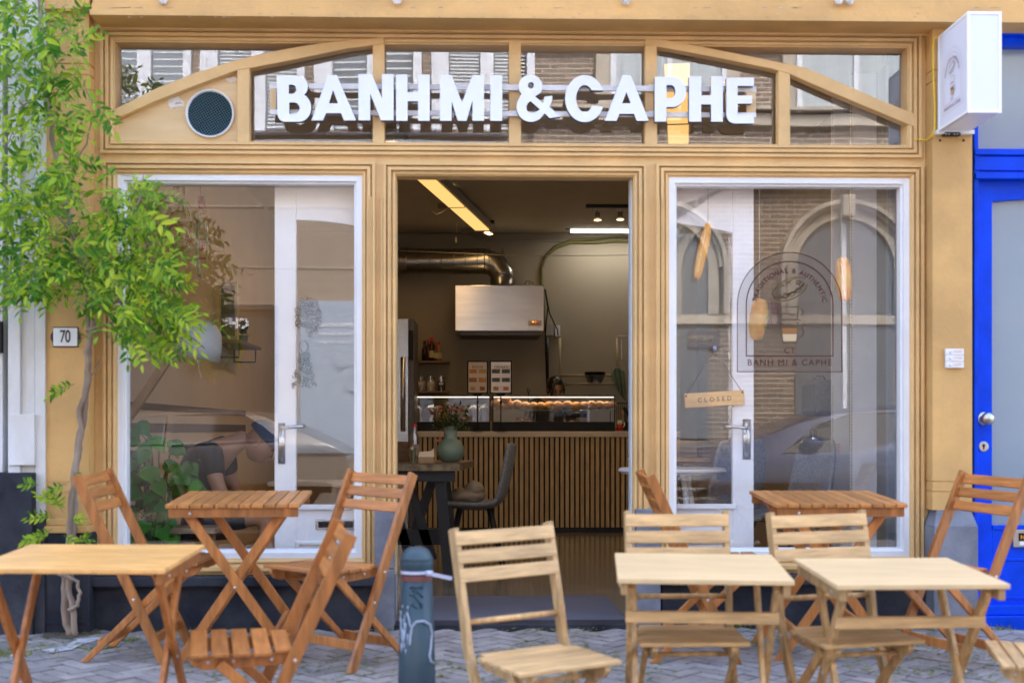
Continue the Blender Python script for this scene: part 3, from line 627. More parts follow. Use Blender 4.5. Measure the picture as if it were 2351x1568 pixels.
# lamps --------------------------------------------------------------
WARM = mat('warm_louvre_light', (.9,.6,.25), .4, emit=(1, .55, .17), es=.17)
HOTW = mat('warm_bulb', (1,.8,.5), .4, emit=(1, .75, .38), es=2.2)
TUBE = mat('tube_light', (1,1,1), .4, emit=(1, .96, .90), es=.7)
LED = mat('led_strip', (1,1,1), .4, emit=(1, .82, .68), es=.22)
GRIL = mat('fixture_grey', (.30,.27,.20), .5)
def area(nm, loc, sx, sy, e, col, rot=(0,0,0)):
    l = bpy.data.lights.new(nm, 'AREA'); l.shape = 'RECTANGLE'; l.size = sx; l.size_y = sy; l.energy = e; l.color = col
    o = bpy.data.objects.new(nm, l); COL.objects.link(o); o.location = loc; o.rotation_euler = rot; return o
def strip(name, a, b, lab):
    a, b = Vector(a), Vector(b); d = b - a; L = d.length; an = math.atan2(-d.x, d.y)
    t = thing(name, lab, 'ceiling light', a, an)
    q = MB(); q.box(-.085, .085, 0, L, .006, .075); q.build('housing', GRIL, t, bevel=.003)
    q = MB(); n = int(L / 1.2 + .5); 
    for k in range(n): q.box(-.065, .065, k * L / n + .015, (k + 1) * L / n - .015, -.004, .004)
    p = q.build('light_panel', WARM, t)
    q = MB()
    for k in range(n + 1): q.box(-.07, .07, k * L / n - .012, k * L / n + .012, -.006, .006)
    q.build('crossbar', GRIL, t)
    ar = area('strip_lamp', (a + b) / 2 + Vector((0, 0, -.02)), .13, L, 1.6, (1, .62, .27), (0, 0, an)); 
strip('strip_light', (-.62, 2.2, 2.83), (.045, 6.05, 2.83), 'long louvred warm strip light above the serving counter')
strip('strip_light', (1.02, .35, 2.83), (1.66, 4.4, 2.83), 'long louvred warm strip light behind the letters PHE and the right window')
t = thing('tube_light', 'white fluorescent tube light above the back wall rack', 'ceiling light', P(1310, 530, 6.6))
L = X(1520, 6.6) - X(1310, 6.6); q = MB(); q.box(-.05, L, -.04, .04, .015, .06); q.build('housing', BLACK, t)
q = MB(); q.tube([(0, 0, -.002), (L, 0, -.002)], .018, 10); q.build('tube', TUBE, t, smooth=True)
area('tube_lamp', P(1310, 530, 6.6) + Vector((L / 2, 0, -.03)), L, .05, .8, (1, .95, .88))
CHR = mat('chrome', (.5,.5,.5), .2, 1)
def spot(px, py, Y, ln, lab, first=[None]):
    c = P(px, py, Y)
    if first[0] is None:
        t = thing('spotlight', lab, 'spotlight', c, group='spotlights hanging from the ceiling tracks')
        q = MB(); q.lathe([(.012, .09), (.026, .085), (.028, .04), (.030, .02)], (0, 0, 0), 14); q.build('socket', CHR, t, smooth=True)
        q = MB(); q.lathe([(.020, .045), (.030, .02), (.046, .002), (.044, .0)], (0, 0, 0), 16, closed=True); q.build('reflector', mat('glass_cone', (.75, .55, .3), .15, .6, emit=(1,.7,.35), es=.06), t, smooth=True)
        q = MB(); q.ell((0, 0, .006), (.030, .030, .014)); q.build('bulb', HOTW, t, smooth=True)
        q = MB(); q.tube([(0, 0, .085), (.0, 0, .10), (-.06, 0, .10), (-.06, 0, .30)], .006, 6); q.tube([(0, 0, .09), (.005, 0, .14), (-.02, 0, .17), (-.055, 0, .12)], .003, 5); q.build('arm', CHR, t, smooth=True)
        first[0] = t
    else:
        t = copy_tree(first[0]); t.location = c; t['label'] = lab
    t.rotation_euler = (0, 0, ln); t.scale = (.8, .8, .8)
for i, (px, py, Y, ln) in enumerate([(1018, 418, 4.2, .5), (1030, 425, 4.3, 2.0), (1058, 466, 4.9, .3), (1065, 469, 5.0, 2.5), (1072, 477, 5.1, 1.2), (1052, 462, 5.1, 4), (1119, 535, 6.1, 1.5), (1124, 538, 6.2, 3.3), (1372, 506, 5.2, 0), (1424, 505, 5.2, 0)]):
    spot(px, py, Y, ln, 'small lit halogen spot ' + ['in the left cluster nearest the door lintel', 'second from the lintel beside the warm strip', 'left in the group of four at the middle track', 'second in the group of four at the middle track', 'lowest in the group of four at the middle track', 'upper left in the group of four at the middle track', 'left of the pair near the back wall cable', 'right of the pair near the back wall cable', 'left of the pair on the right hand track', 'right of the pair on the right hand track'][i])
for a, b, Y0, lab in (((1345, 473), (1500, 473), 5.2, 'above the white tube light'), ((1008, 405), (1040, 428), 4.3, 'nearest the door lintel'), ((1052, 440), (1082, 458), 5.0, 'beside the warm strip'), ((1105, 507), (1135, 512), 6.1, 'nearest the back wall')):
    p, r_ = P(a[0], a[1], Y0), P(b[0], b[1], Y0); q = MB(); p.z = r_.z = 2.915
    if 'beside' in lab or 'lintel' in lab: r_.y += .35
    q.bar(p, r_, .05, .03); tag(q.build('light_track', BLACKM, bevel=.003), 'black spotlight track on the ceiling ' + lab, 'light track')
for e, c in ((1.2, P(1060, 470, 5.0)), (.8, P(1030, 425, 4.2)), (.6, P(1122, 540, 6.1)), (.8, P(1398, 510, 5.2))):
    l = bpy.data.lights.new('spot_lamp', 'SPOT'); l.energy = e; l.color = (1, .75, .42); l.spot_size = R(100); l.spot_blend = .8; l.shadow_soft_size = .03
    o = bpy.data.objects.new('spot_lamp', l); COL.objects.link(o); o.location = c + Vector((0, 0, -.03))
# cables on ceiling and wall -------------------------------------------
CREAMC = mat('cream_cable', (.50,.42,.22), .5); GRN = mat('green_hose', (.16,.15,.04), .5); WHC = mat('cable_grey', (.35,.32,.28), .5)
q = MB(); q.tube([P(967, 418, 4.8), P(968, 432, 4.8), P(978, 445, 4.8), P(986, 462, 4.8), P(992, 486, 4.8), P(1003, 493, 4.8), P(1018, 486, 4.8), P(1040, 466, 4.8), P(1052, 452, 4.9), P(1060, 430, 4.9)], .005, 6)
tag(q.build('cable', CREAMC, smooth=True), 'loose cream cable looping under the warm strip light', 'cable')
for px, py, Y, lab in ((966, 411, 4.8, 'above the looping cream cable'), (1017, 471, 5.2, 'left of the warm strip light'), (1067, 529, 6.6, 'near the end of the warm strip light')):
    c = P(px, py, Y); q = MB(); q.box(c.x - .045, c.x + .045, Y - .02, Y + .03, c.z - .03, c.z + .03); tag(q.build('junction_box', GRIL, bevel=.004), 'small grey junction box ' + lab, 'junction box')
q = MB(); q.tube([P(1052, 505, 6.2), P(1048, 520, 6.2), P(1048, 535, 6.2)], .003, 5); q.box(P(1045, 0, 6.2).x, P(1049, 0, 6.2).x, 6.19, 6.21, P(1046, 557, 6.2).z, P(1046, 545, 6.2).z)
tag(q.build('pull_cord', mat('cord_cream', (.8,.62,.35), .5)), 'pull cord with cream connector hanging before the back wall', 'cord')
q = MB(); YW = YBK - .015
q.tube([P(905, 536, YW), P(1300, 538, YW), P(1480, 536, YW)], .008, 6); q.tube([P(1080, 530, YW), P(1095, 548, YW), P(1110, 551, YW), P(1300, 554, YW), P(1300, 552, YW)], .006, 6)
tag(q.build('wall_conduit', WHC, smooth=True), 'thin grey conduits clipped along the top of the back wall', 'conduit')
for dy, r in ((0, .013), (10, .013)):
    q = MB(); q.tube([P(1500, 545 + dy, YW), P(1415, 544 + dy, YW), P(1370, 549 + dy * .8, YW), P(1310, 552 + dy * .5, YW), P(1275, 566 + dy * .4, YW), P(1252, 590 + dy * .2, YW), P(1243, 618, YW), P(1243, 650, YW), P(1248, 680 + dy, YW), P(1250, 760, YW)], r, 8)
    tag(q.build('green_hose', GRN, smooth=True), 'olive green hose curving from the hood to the right, ' + ('upper' if dy == 0 else 'lower') + ' of the two', 'hose')
q = MB(); q.tube([P(905, 575, 5.6), P(1200, 588, 5.6), P(1500, 586, 5.6)], .0025, 4); tag(q.build('thin_wire', WHC), 'thin taut wire crossing in front of the duct', 'wire')
# duct and hood ---------------------------------------------------------
DUCT = mat('galvanised_duct', (.34,.32,.28), .28, 1, var=.12, vscale=3)
du = thing('ventilation_duct', 'round galvanised spiral duct running down into the steel hood', 'duct', (0, 0, 0))
Yd = 6.55; q = MB(); pts = [P(870, 601, Yd), P(912, 601, Yd), P(1112, 600, Yd), P(1136, 607, Yd), P(1152, 628, Yd), P(1155, 655, Yd)]
q.tube(pts, .125, 20); q.build('pipe', DUCT, du, smooth=True)
q = MB()
for k in range(9):
    c = P(938 + k * 27, 600, Yd); sg = [c + Vector((.02 * math.cos(t), .127 * math.cos(t), .127 * math.sin(t))) for t in [j * math.pi / 8 for j in range(17)]]; q.tube(sg, .0035, 4, cap=False)
for a, b in ((P(1112, 600, Yd), 0), (P(1152, 632, Yd), 80)):
    d = Matrix.Rotation(R(-b), 3, 'Y'); sg = [a + d @ Vector((0, .128 * math.cos(t), .128 * math.sin(t))) for t in [j * math.pi / 8 for j in range(17)]]; q.tube(sg, .004, 4, cap=False)
q.build('seam', mat('duct_seam', (.18,.17,.15), .35, 1), du)
q = MB()
for k in range(7): q.lathe([(.128, 0), (.14, .012), (.128, .024)], P(905 - 0 + k * 4.0, 601, Yd) , 24, Matrix.Rotation(R(90), 4, 'Y'), closed=True)
q.build('flexible_end', DUCT, du, smooth=True)
hd = thing('extractor_hood', 'brushed stainless steel extractor hood on the back wall', 'extractor hood', (0, 0, 0))
a, b = P(1045, 655, 6.2), P(1249, 760, 6.2); q = MB(); q.box(a.x, b.x, 6.2, YBK, b.z, a.z); q.build('hood_body', HOOD, hd, bevel=.004)
q = MB(); q.box(a.x + .05, b.x - .03, 6.26, YBK - .01, b.z - .035, b.z - .001); q.build('filter_tray', mat('dark_steel', (.10,.09,.08), .4, .8), hd)
c = P(1228, 742, 6.199); q = MB(); q.box(c.x - .062, c.x + .062, 6.196, 6.2, c.z - .026, c.z + .026); cp = q.build('control_panel', mat('panel_beige', (.6,.48,.38), .5), hd)
for k in range(4):
    q = MB(); q.ell((c.x - .036 + k * .024, 6.194, c.z - .009), (.006, .003, .006), n=8, m=6); q.build('button', BLACK, cp)
for k, col in ((-.018, (1,.5,.05)), (.006, (1,.05,.02))):
    q = MB(); q.ell((c.x + k, 6.194, c.z + .012), (.006, .003, .006), n=8, m=6); q.build('indicator', mat('indicator', col, .4, emit=col, es=.5), cp)
q = MB(); q.tube([P(1205, 654, 6.3), P(1208, 646, 6.3), P(1216, 645, 6.3), P(1214, 654, 6.3), P(1220, 647, 6.3), P(1225, 652, 6.3)], .005, 6); tag(q.build('cable', BLACK, smooth=True), 'short black cable coiled on top of the hood', 'cable')
q = MB(); q.tube([P(1252, 664, 6.6), P(1256, 690, 6.6), P(1262, 720, 6.6), P(1272, 742, 6.6), P(1280, 757, 6.6), P(1281, 770, 6.6)], .007, 6); q.tube([P(1250, 664, 6.6), P(1258, 705, 6.6), P(1254, 740, 6.6), P(1252, 770, 6.6), P(1256, 900, 6.6)], .008, 6)
tag(q.build('cable', BLACK, smooth=True), 'black power cables hanging down beside the hood to the socket', 'cable')
q = MB(); q.tube([P(1257, 775, 6.75), P(1257, 870, 6.75)], .014, 8); tag(q.build('drain_pipe', BLACKM, smooth=True), 'black vertical pipe on the back wall behind the woman', 'pipe')
for px, py, w, h, lab, mt in ((1262, 756, .085, .13, 'grey isolator box under the black cables', WHC), (1280, 760, .05, .11, 'white wall socket with black plug right of the hood', WHITE)):
    c = P(px, py, 6.82); q = MB(); q.box(c.x - w / 2, c.x + w / 2, 6.80, YBK, c.z - h / 2, c.z + h / 2); tag(q.build('wall_socket', mt, bevel=.004), lab, 'socket')
# fridge ---------------------------------------------------------------
fr = thing('fridge', 'tall stainless steel fridge at the left of the counter', 'fridge', (0, 0, 0)); Yf = 5.15
q = MB(); q.box(X(860, Yf), X(938, Yf), Yf, 5.9, 0, Z(732, Yf)); q.build('cabinet', INOX, fr, bevel=.005)
q = MB(); q.box(X(938, Yf) , X(951, Yf), Yf + .02, 5.9, 0, Z(813, Yf)); q.box(X(938, Yf), X(951, Yf), Yf + .02, 5.9, Z(812, Yf), Z(732, Yf)); q.build('side_panel', mat('fridge_side', (.10,.09,.085), .4, .5), fr, bevel=.004)
q = MB(); q.tube([P(925, 820, Yf - .02), P(925, 990, Yf - .02)], .022, 12); q.build('handle_tube', CHR, fr, smooth=True)
c = P(944, 790, Yf); q = MB(); q.box(c.x - .018, c.x + .018, Yf + .0, Yf + .021, c.z - .14, c.z + .12); q.build('control_strip', BLACK, fr)
# counter --------------------------------------------------------------
YK = 5.68; SL = mat('oak_slats', (.50,.36,.19), .5, var=.2, vscale=6, stretch=(4,1,1), island=.12)
ck = thing('serving_counter', 'serving counter clad with vertical oak slats on black felt', 'counter', (0, 0, 0))
kx0, kx1 = X(935, YK), X(1560, YK); kz = Z(1003, YK)
q = MB(); q.box(kx0, kx1, YK, 6.15, .045, kz); q.build('felt_panel', BLACK, ck)
q = MB(); x = kx0 + .01
while x < kx1: q.box(x, x + .030, YK - .034, YK + .002, .05, kz - .002); x += .0465
q.build('slat_cladding', SL, ck)
q = MB(); q.box(kx0, kx1 , YK - .05, 6.2, kz, Z(990, YK)); q.build('worktop', mat('pale_worktop', (.62,.55,.47), .5, var=.1), ck, bevel=.003)
q = MB(); q.box(kx0, kx1, YK + .01, 6.1, 0, .045); q.build('kick_board', BLACKM, ck)
# display cases ----------------------------------------------------------
kt = Z(990, YK) + .001
CLEARL = glass('case_glass', .04)
def case(a, b, lab):
    Y0 = YK + .02; x0, x1 = X(a, Y0), X(b, Y0); zt_, zb_ = Z(908, Y0), Z(968, Y0)
    t = thing('display_case', lab, 'display case', (x0, Y0, kt)); D = Matrix.Translation(-t.location)
    q = MB(); q.box(x0, x1, Y0, Y0 + .40, kt, zb_); q.xf(D); q.build('base', BLACK, t, bevel=.004)
    q = MB(); 
    for x in (x0, x1 - .008): 
        for y in (Y0, Y0 + .39): q.box(x, x + .008, y, y + .008, zb_, zt_)
    q.box(x0, x1, Y0, Y0 + .012, zt_ - .004, zt_ + .004); q.box(x0, x1, Y0 + .39, Y0 + .4, zt_ - .004, zt_ + .004); q.xf(D); q.build('frame', BLACK, t)
    q = MB(); q.quad((x0, Y0 + .002, zb_), (x1, Y0 + .002, zb_), (x1, Y0 + .002, zt_), (x0, Y0 + .002, zt_)); q.quad((x0, Y0, zt_), (x1, Y0, zt_), (x1, Y0 + .4, zt_), (x0, Y0 + .4, zt_)); q.xf(D); q.build('glass', CLEARL, t)
    q = MB(); q.tube([(x0 + .01, Y0 + .02, zt_ - .014), (x1 - .01, Y0 + .02, zt_ - .014)], .0055, 6); q.xf(D); q.build('light_strip', LED, t)
    zs = Z(941, Y0 + .1); q = MB(); q.box(x0 + .01, x1 - .01, Y0 + .03, Y0 + .34, zs - .006, zs); q.xf(D)
    if a > 1100: q.build('glass_shelf', mat('shelf_glass', (.35, .5, .5), .1, alpha=.45), t)
    area('case_lamp', ((x0 + x1) / 2, Y0 + .10, zt_ - .03), x1 - x0 - .1, .04, .09, (1, .80, .58))
    return x0, x1, Y0, zs, zb_
case(936, 1126, 'left glass display case with glass domes and lit edge')
x0, x1, Y0, zs, zb_ = case(1131, 1412, 'right glass display case holding bread rolls on a glass shelf')
# glass domes in left case
for px in (955, 990, 1088, 1112):
    c = P(px, 967, Y0 + .2); t = MB(); t.lathe([(.075, 0), (.075, .11), (.06, .15), (.03, .17), (0, .175)], c, 20, closed=True)
    tag(t.build('glass_dome', glass('dome_glass', .10, tint=(.95, .85, .68)), smooth=True), 'glass cake dome in the left display case, ' + {955: 'beside the fridge', 990: 'behind the flowers', 1088: 'behind the first menu stand', 1112: 'at the right end of the case'}[px], 'glass dome')
BUN = mat('crusty_bread', (.50,.21,.055), .6, col2=(.60,.36,.13), vscale=22, bump=.3, bscale=60)
first = None
rolls = [(1141, 926, 1.15), (1151, 934, 1.0), (1162, 916, 1.05), (1171, 930, 1.1), (1188, 929, 1.15), (1207, 931, 1), (1226, 932, 1), (1243, 932, 1), (1262, 931, 1.05), (1281, 932, 1.2), (1304, 930, 1.1), (1324, 932, 1.1), (1342, 931, 1), (1359, 928, .9), (1360, 933, 1), (1378, 930, 1.05), (1395, 931, 1.05), (1407, 929, .9)]
for i, (px, py, s) in enumerate(rolls):
    c = P(px, py, Y0 + .12); c.z = max(c.z - .0, zs + .03) if py > 920 else c.z
    if first is None:
        q = MB(); q.ell((0, 0, 0), (.042, .085, .034), n=18, m=12)
        for v in q.b.verts:
            w = 1 + .10 * noise.noise(v.co * 30) - .12 * math.exp(-((v.co.y + .03) / .012) ** 2) * (v.co.z > 0); v.co = Vector((v.co.x * w, v.co.y, v.co.z * w))
        first = o = q.build('bread_roll', BUN, smooth=True)
    else: o = first.copy(); COL.objects.link(o)
    s *= 1.1; o.location = c; o.scale = (s, s, s); o.rotation_euler = (0, 0, random.uniform(-.5, .5))
    tag(o, 'golden bread roll lying in the row on the glass shelf' if py > 920 else 'bread roll stacked on top of the others at the left end', 'bread roll', 'bread rolls in the display case')
q = MB(); c = P(1208, 966, Y0 + .2); q.box(c.x - .11, c.x + .05, c.y - .05, c.y + .08, c.z, c.z + .012)
for k in range(9): q.ell(c + Vector((-.08 + .015 * k, random.uniform(-.02, .02), .02)), (.016, .018, .012), n=7, m=5)
tag(q.build('pastry_tray', mat('crust', (.36,.16,.05), .6, var=.3, vscale=40)), 'tray of brown pastry in the bottom of the right display case', 'tray')
c = P(1325, 958, Y0 + .3); q = MB(); q.lathe([(.10, 0), (.12, .05), (.11, .07), (.02, .075)], c, 20); tag(q.build('steel_tray', INOX, smooth=True), 'steel dish behind the glass at the right of the display case', 'dish')
# menu stands -------------------------------------------------------------
PAP = mat('menu_paper', (.62,.53,.48), .5, var=.05); PAPG = mat('menu_paper_sleeve', (.62,.56,.56), .12, var=.1, bump=.6, bscale=16, coat=1)
FC = [mat('food_print_%d' % i, c, .5, col2=d, vscale=45) for i, (c, d) in enumerate([((.42,.12,.03), (.55,.30,.08)), ((.30,.20,.05), (.6,.40,.15)), ((.10,.035,.02), (.45,.22,.05)), ((.10,.12,.14), (.04,.03,.03))])]
def menu(cx, cy, hw, hh, head, lab, pp, kind):
    Ym = YK - .02; c = P(cx, cy, Ym); s = 250.
    t = thing('menu_stand', lab, 'menu stand', (c.x, Ym, kt)); z = c.z - kt; w, h = hw / 250., hh / 250.
    q = MB(); q.sweep((-w, w, z - h, z + h), [(0, .008), (0, -.006), (.012, -.006), (.012, .002)]); q.build('frame', BLACK, t, bevel=.004)
    q = MB(); q.box(-w + .01, w - .01, 0, .008, z - h + .01, z + h - .01); q.build('menu_sheet', pp, t)
    q = MB(); q.tube([(0, .004, .0), (0, .004, z - h)], .0055, 8); q.lathe([(.06, 0), (.058, .006), (.008, .009)], (0, .004, 0), 20); q.prism([(-.05, z - h), (.05, z - h), (.02, z - h - .02), (-.02, z - h - .02)], lambda u, v, t_: Vector((u, t_, v)), -.004, .010); q.box(-.010, .010, -.006, .014, z - h - .09, z - h - .06); q.build('stand', BLACK, t, smooth=False)
    me = text_mesh(head, .034, .0004, .0002, 1.1); me.transform(Matrix.Translation((0, -.0009, z + h - .06)) @ FRONT); mk('heading', me, mat('menu_ink', (.10,.05,.04), .6), t)
    for r_ in range(3):
        for cc in (-1, 1):
            x = cc * w * .45; zz = z + h * (.36 - .52 * r_); a_, b_ = (w * .36, h * .125) if not (r_ == 2) else (w * .24, h * .12)
            i = (r_ * 2 + (cc > 0)) % 3 if kind == 0 else (3 if r_ < 2 else 0)
            q_ = MB(); q_.box(x - a_, x + a_, -.0012, 0, zz - b_, zz + b_); q_.build('food_photo', FC[i], t)
menu(1096.5, 866, 24, 38, 'FOOD', 'black framed menu headed FOOD on a counter stand, left of the two', PAP, 0)
menu(1150, 866, 25.5, 38, 'DRINKS', 'black framed menu in a shiny crumpled sleeve, right of the two', PAPG, 1)
# wall shelves, bottles and jars ---------------------------------------------
SHW = mat('brown_shelf', (.22,.12,.055), .5, var=.25, vscale=5, stretch=(1,6,6))
for py, lab in ((829, 'upper brown wall shelf holding sauce bottles'), (898, 'lower brown wall shelf holding glass jars')):
    q = MB(); q.box(X(925, 6.6), X(1032, 6.6), 6.6, YBK, Z(py + 4, 6.6), Z(py - 1, 6.6)); tag(q.build('wall_shelf', SHW, bevel=.003), lab, 'shelf')
zsh = Z(828, 6.6)
for i, (px, h, r, c, cap) in enumerate([(975, .20, .030, (.02,.02,.02), (.02,.02,.02)), (983, .21, .026, (.10,.015,.01), (.5,.02,.02)), (991, .24, .034, (.035,.02,.01), (.6,.03,.02)), (1000, .19, .026, (.18,.07,.02), (.6,.03,.02)), (1008, .19, .028, (.40,.25,.15), (.6,.03,.02))]):
    x = X(px, 6.7); t = thing('sauce_bottle', ['black sauce bottle at the left end of the upper shelf', 'dark red sauce bottle second from the left on the upper shelf', 'tallest dark soy bottle with yellow label on the upper shelf', 'amber sauce bottle with red cap right of the tallest bottle', 'pale sauce bottle with red cap at the right end of the upper shelf'][i], 'bottle', (x, 6.7, zsh), group='sauce bottles on the wall shelf')
    q = MB(); q.lathe([(r, 0), (r, h * .55), (r * .45, h * .75), (r * .4, h * .88), (0, h * .88)], (0, 0, 0), 16); q.build('glass_body', mat('bottle_%d' % i, c, .15), t, smooth=True)
    q = MB(); q.lathe([(r * .5, h * .84), (r * .5, h), (0, h)], (0, 0, 0), 12); q.build('cap', mat('cap_%d' % i, cap, .4), t)
    if i > 1:
        q = MB(); q.lathe([(r + .001, h * .14), (r + .001, h * .42)], (0, 0, 0), 16, closed=True); q.build('label', mat('label_%d' % i, (.55,.45,.2), .6), t, smooth=True)
zsh = Z(897, 6.6)
for i, (px, col) in enumerate([(967, (.45,.45,.45)), (989, (.70,.60,.40)), (1013, (.06,.03,.02))]):
    x = X(px, 6.7); t = thing('storage_jar', ['clip top glass jar at the left end of the lower shelf', 'clip top glass jar filled with pale flour on the lower shelf', 'clip top glass jar of dark beans at the right end of the lower shelf'][i], 'jar', (x, 6.7, zsh), group='glass jars on the wall shelf')
    q = MB(); q.lathe([(.040, .003), (.040, .09), (.03, .10), (0, .10)], (0, 0, 0), 18); q.build('contents', mat('jar_fill_%d' % i, col, .8), t, smooth=True)
    q = MB(); q.lathe([(.046, 0), (.048, .10), (.038, .125), (.040, .145), (0, .15)], (0, 0, 0), 18, closed=True); q.build('glass_body', CLEAR, t, smooth=True)
    q = MB(); q.lathe([(.042, .118), (.044, .126), (.042, .13)], (0, 0, 0), 18, closed=True); q.box(-.003, .003, -.05, -.044, .09, .15); q.build('wire_clip', CHR, t)
    q = MB(); q.box(-.022, .022, -.049, -.047, .06, .085); q.build('label', mat('jar_label', (.6,.58,.55), .6), t)
# rack on back wall -----------------------------------------------------------
CRM = mat('cream_rack', (.42,.34,.19), .5); t = thing('wall_rack', 'cream tubular wall rack with hooks and two rails', 'rack', (0, 0, 0)); Yr = 6.72
for px in (1285, 1417):
    q = MB(); q.tube([P(px, 776, Yr), P(px + 1, 875, Yr)], .013, 8)
    for y in (800, 818, 834): q.tube([P(px, y, Yr), P(px - 6 if px < 1300 else px + 7, y, Yr - .01)], .003, 5)
    q.build('upright', CRM, t, smooth=True)
for y in (862, 881):
    q = MB(); q.tube([P(1284, y, Yr - .01), P(1432, y, Yr - .01)], .013, 8); q.build('rail', CRM, t, smooth=True)
q = MB(); q.box(X(1417, Yr), X(1500, Yr), Yr - .02, Yr, Z(772, Yr), Z(769, Yr)); q.bar(P(1426, 780, Yr - .02), P(1427, 825, Yr - .02), .03, .01); q.build('shelf_bracket', CHR, t)
c = P(1366, 879, Yr - .14); q = MB()
for k in range(3): q.lathe([(.07 + 0, .0 + k * .022), (.105, .075 + k * .014), (.110, .078 + k * .014)], c, 24, closed=True)
tag(q.build('steel_bowl', INOX, smooth=True), 'nested stainless steel bowls hanging on the cream wall rack', 'bowl')
q = MB(); g = []
for i in range(15):
    row = []
    for j in range(18):
        u, v = i / 14, j / 17
        px = 1403 + 30 * u + 6 * v + (1 - u) * 14 * v * v; py = 856 - 14 * math.sin(u * 3) * (1 - v) + v * (68 - 20 * (1 - u))
        p = P(px, py, Yr - .06 - .03 * math.sin(u * 16 + v * 2.5) * (.3 + v)); row.append(q.b.verts.new(p))
    g.append(row)
for i in range(14):
    for j in range(17): q.b.faces.new((g[i][j], g[i + 1][j], g[i + 1][j + 1], g[i][j + 1]))
o = q.build('tea_towel', mat('sage_cloth', (.15,.20,.15), .9, var=.2, vscale=20), smooth=True); s_ = o.modifiers.new('s', 'SOLIDIFY'); s_.thickness = .004
tag(o, 'sage green tea towel draped over the end of the cream rack', 'towel')
# lucky cat, utensils, dish rack ---------------------------------------------------
c = P(1423, 988, YK + .05); t = thing('cat_figurine', 'small white beckoning cat figurine in red on the counter end', 'figurine', c)
q = MB(); q.lathe([(.028, 0), (.034, .015), (.030, .04), (.016, .052)], (0, 0, 0), 18); q.build('body', mat('cat_red', (.45,.02,.02), .3), t, smooth=True)
q = MB(); q.ell((0, 0, .070), (.027, .022, .022)); q.lathe([(.010, .085), (0, .105)], (-.016, 0, 0), 8); q.lathe([(.010, .085), (0, .105)], (.016, 0, 0), 8); q.tube([(.028, -.005, .03), (.042, -.008, .045), (.040, -.008, .075)], .007, 8); q.build('head', mat('cat_white', (.75,.68,.58), .3), t, smooth=True)
q = MB()
for x in (-.009, .009): q.ell((x, -.021, .073), (.003, .002, .003), n=6, m=5)
q.build('face', BLACK, t)
q = MB(); q.box(X(1412, YK), X(1470, YK), YK, YK + .12, kt, kt + .008); tag(q.build('wooden_tray', SHW), 'thin brown tray under the cat figurine', 'tray')
t = thing('utensil_pot', 'black pot of kitchen utensils behind the cat figurine', 'utensil pot', P(1434, 988, YK + .2))
q = MB(); q.lathe([(.035, 0), (.04, .07), (.037, .075)], (0, 0, 0), 16); q.build('pot', BLACK, t)
for k, (dx, h) in enumerate(((-.02, .17), (.0, .20), (.015, .19), (.03, .16))):
    q = MB(); q.tube([(dx * .3, 0, .03), (dx, 0, h)], .004, 6); q.ell((dx, 0, h), (.013, .005, .022), n=8, m=6); q.build('utensil', BLACK if k else LWOOD, t)
q = MB()
for k in range(12): q.tube([P(1416 + k * 4.5, 925, YK + .35), P(1417 + k * 4.5, 985, YK + .35)], .003, 4)
q.tube([P(1412, 925, YK + .35), P(1475, 925, YK + .35)], .005, 5); q.tube([P(1412, 985, YK + .35), P(1475, 985, YK + .35)], .005, 5)
tag(q.build('dish_rack', BLACKM), 'black wire dish rack at the right end of the counter', 'dish rack')
q = MB(); c = P(1213, 905, 6.1); q.tube([P(1213, 940, 6.1), P(1213, 904, 6.1), P(1216, 896, 6.1), P(1212, 890, 6.1), P(1210, 900, 6.1), P(1217, 904, 6.1)], .005, 6); tag(q.build('tap', BLACK, smooth=True), 'small black loop handle standing behind the display case', 'handle')
# ================================================================== INTERIOR FURNITURE
TW = mat('dark_rustic_top', (.16,.10,.055), .4, var=.5, vscale=8, stretch=(1,6,1)); EDG = mat('live_edge', (.30,.24,.13), .6, col2=(.10,.06,.03), vscale=14)
t = thing('dining_table', 'dark rustic wooden table with black trestle legs just inside the doorway', 'table', (0, 0, 0))
Yt = 1.85; tx0, tx1 = X(820, Yt), X(1074, Yt); tz = .735
q = MB(); q.prism([(tx0, Yt), (X(1056, Yt), Yt), (X(1088, 2.7), 2.7), (X(1060, 2.75), 2.75), (tx0, 2.75)], lambda u, v, w: Vector((u, v, w)), tz - .004, tz); q.build('tabletop', TW, t)
q = MB(); q.prism([(tx0, Yt + .002), (X(1056, Yt) - .002, Yt + .002), (X(1088, 2.7) - .002, 2.7), (tx0, 2.75)], lambda u, v, w: Vector((u, v, w)), tz - .045, tz - .005); q.build('table_edge', EDG, t)
for a, b in ((860, 1010), ):
    q = MB(); q.box(tx0, X(1045, Yt + .1), Yt + .06, Yt + .12, tz - .115, tz - .046); q.build('apron', BLACKM, t)
for x, y in ((X(1020, 2.0), 2.0), (X(1030, 2.55), 2.55)):
    q = MB(); q.bar((x - .03, y, tz - .05), (x + .03, y, 0), .07, .07); q.build('leg', BLACKM, t)
for x in (X(930, 2.2), X(880, 2.2)):
    q = MB(); q.bar((x, 2.2, tz - .05), (x + .18, 2.2, .1), .06, .06); q.bar((x + .2, 2.25, tz - .05), (x, 2.25, .1), .06, .06); q.build('cross_leg', BLACKM, t)
q = MB(); q.box(tx0, X(1060, 2.2), 2.17, 2.28, .20, .30); q.build('stretcher', BLACKM, t)
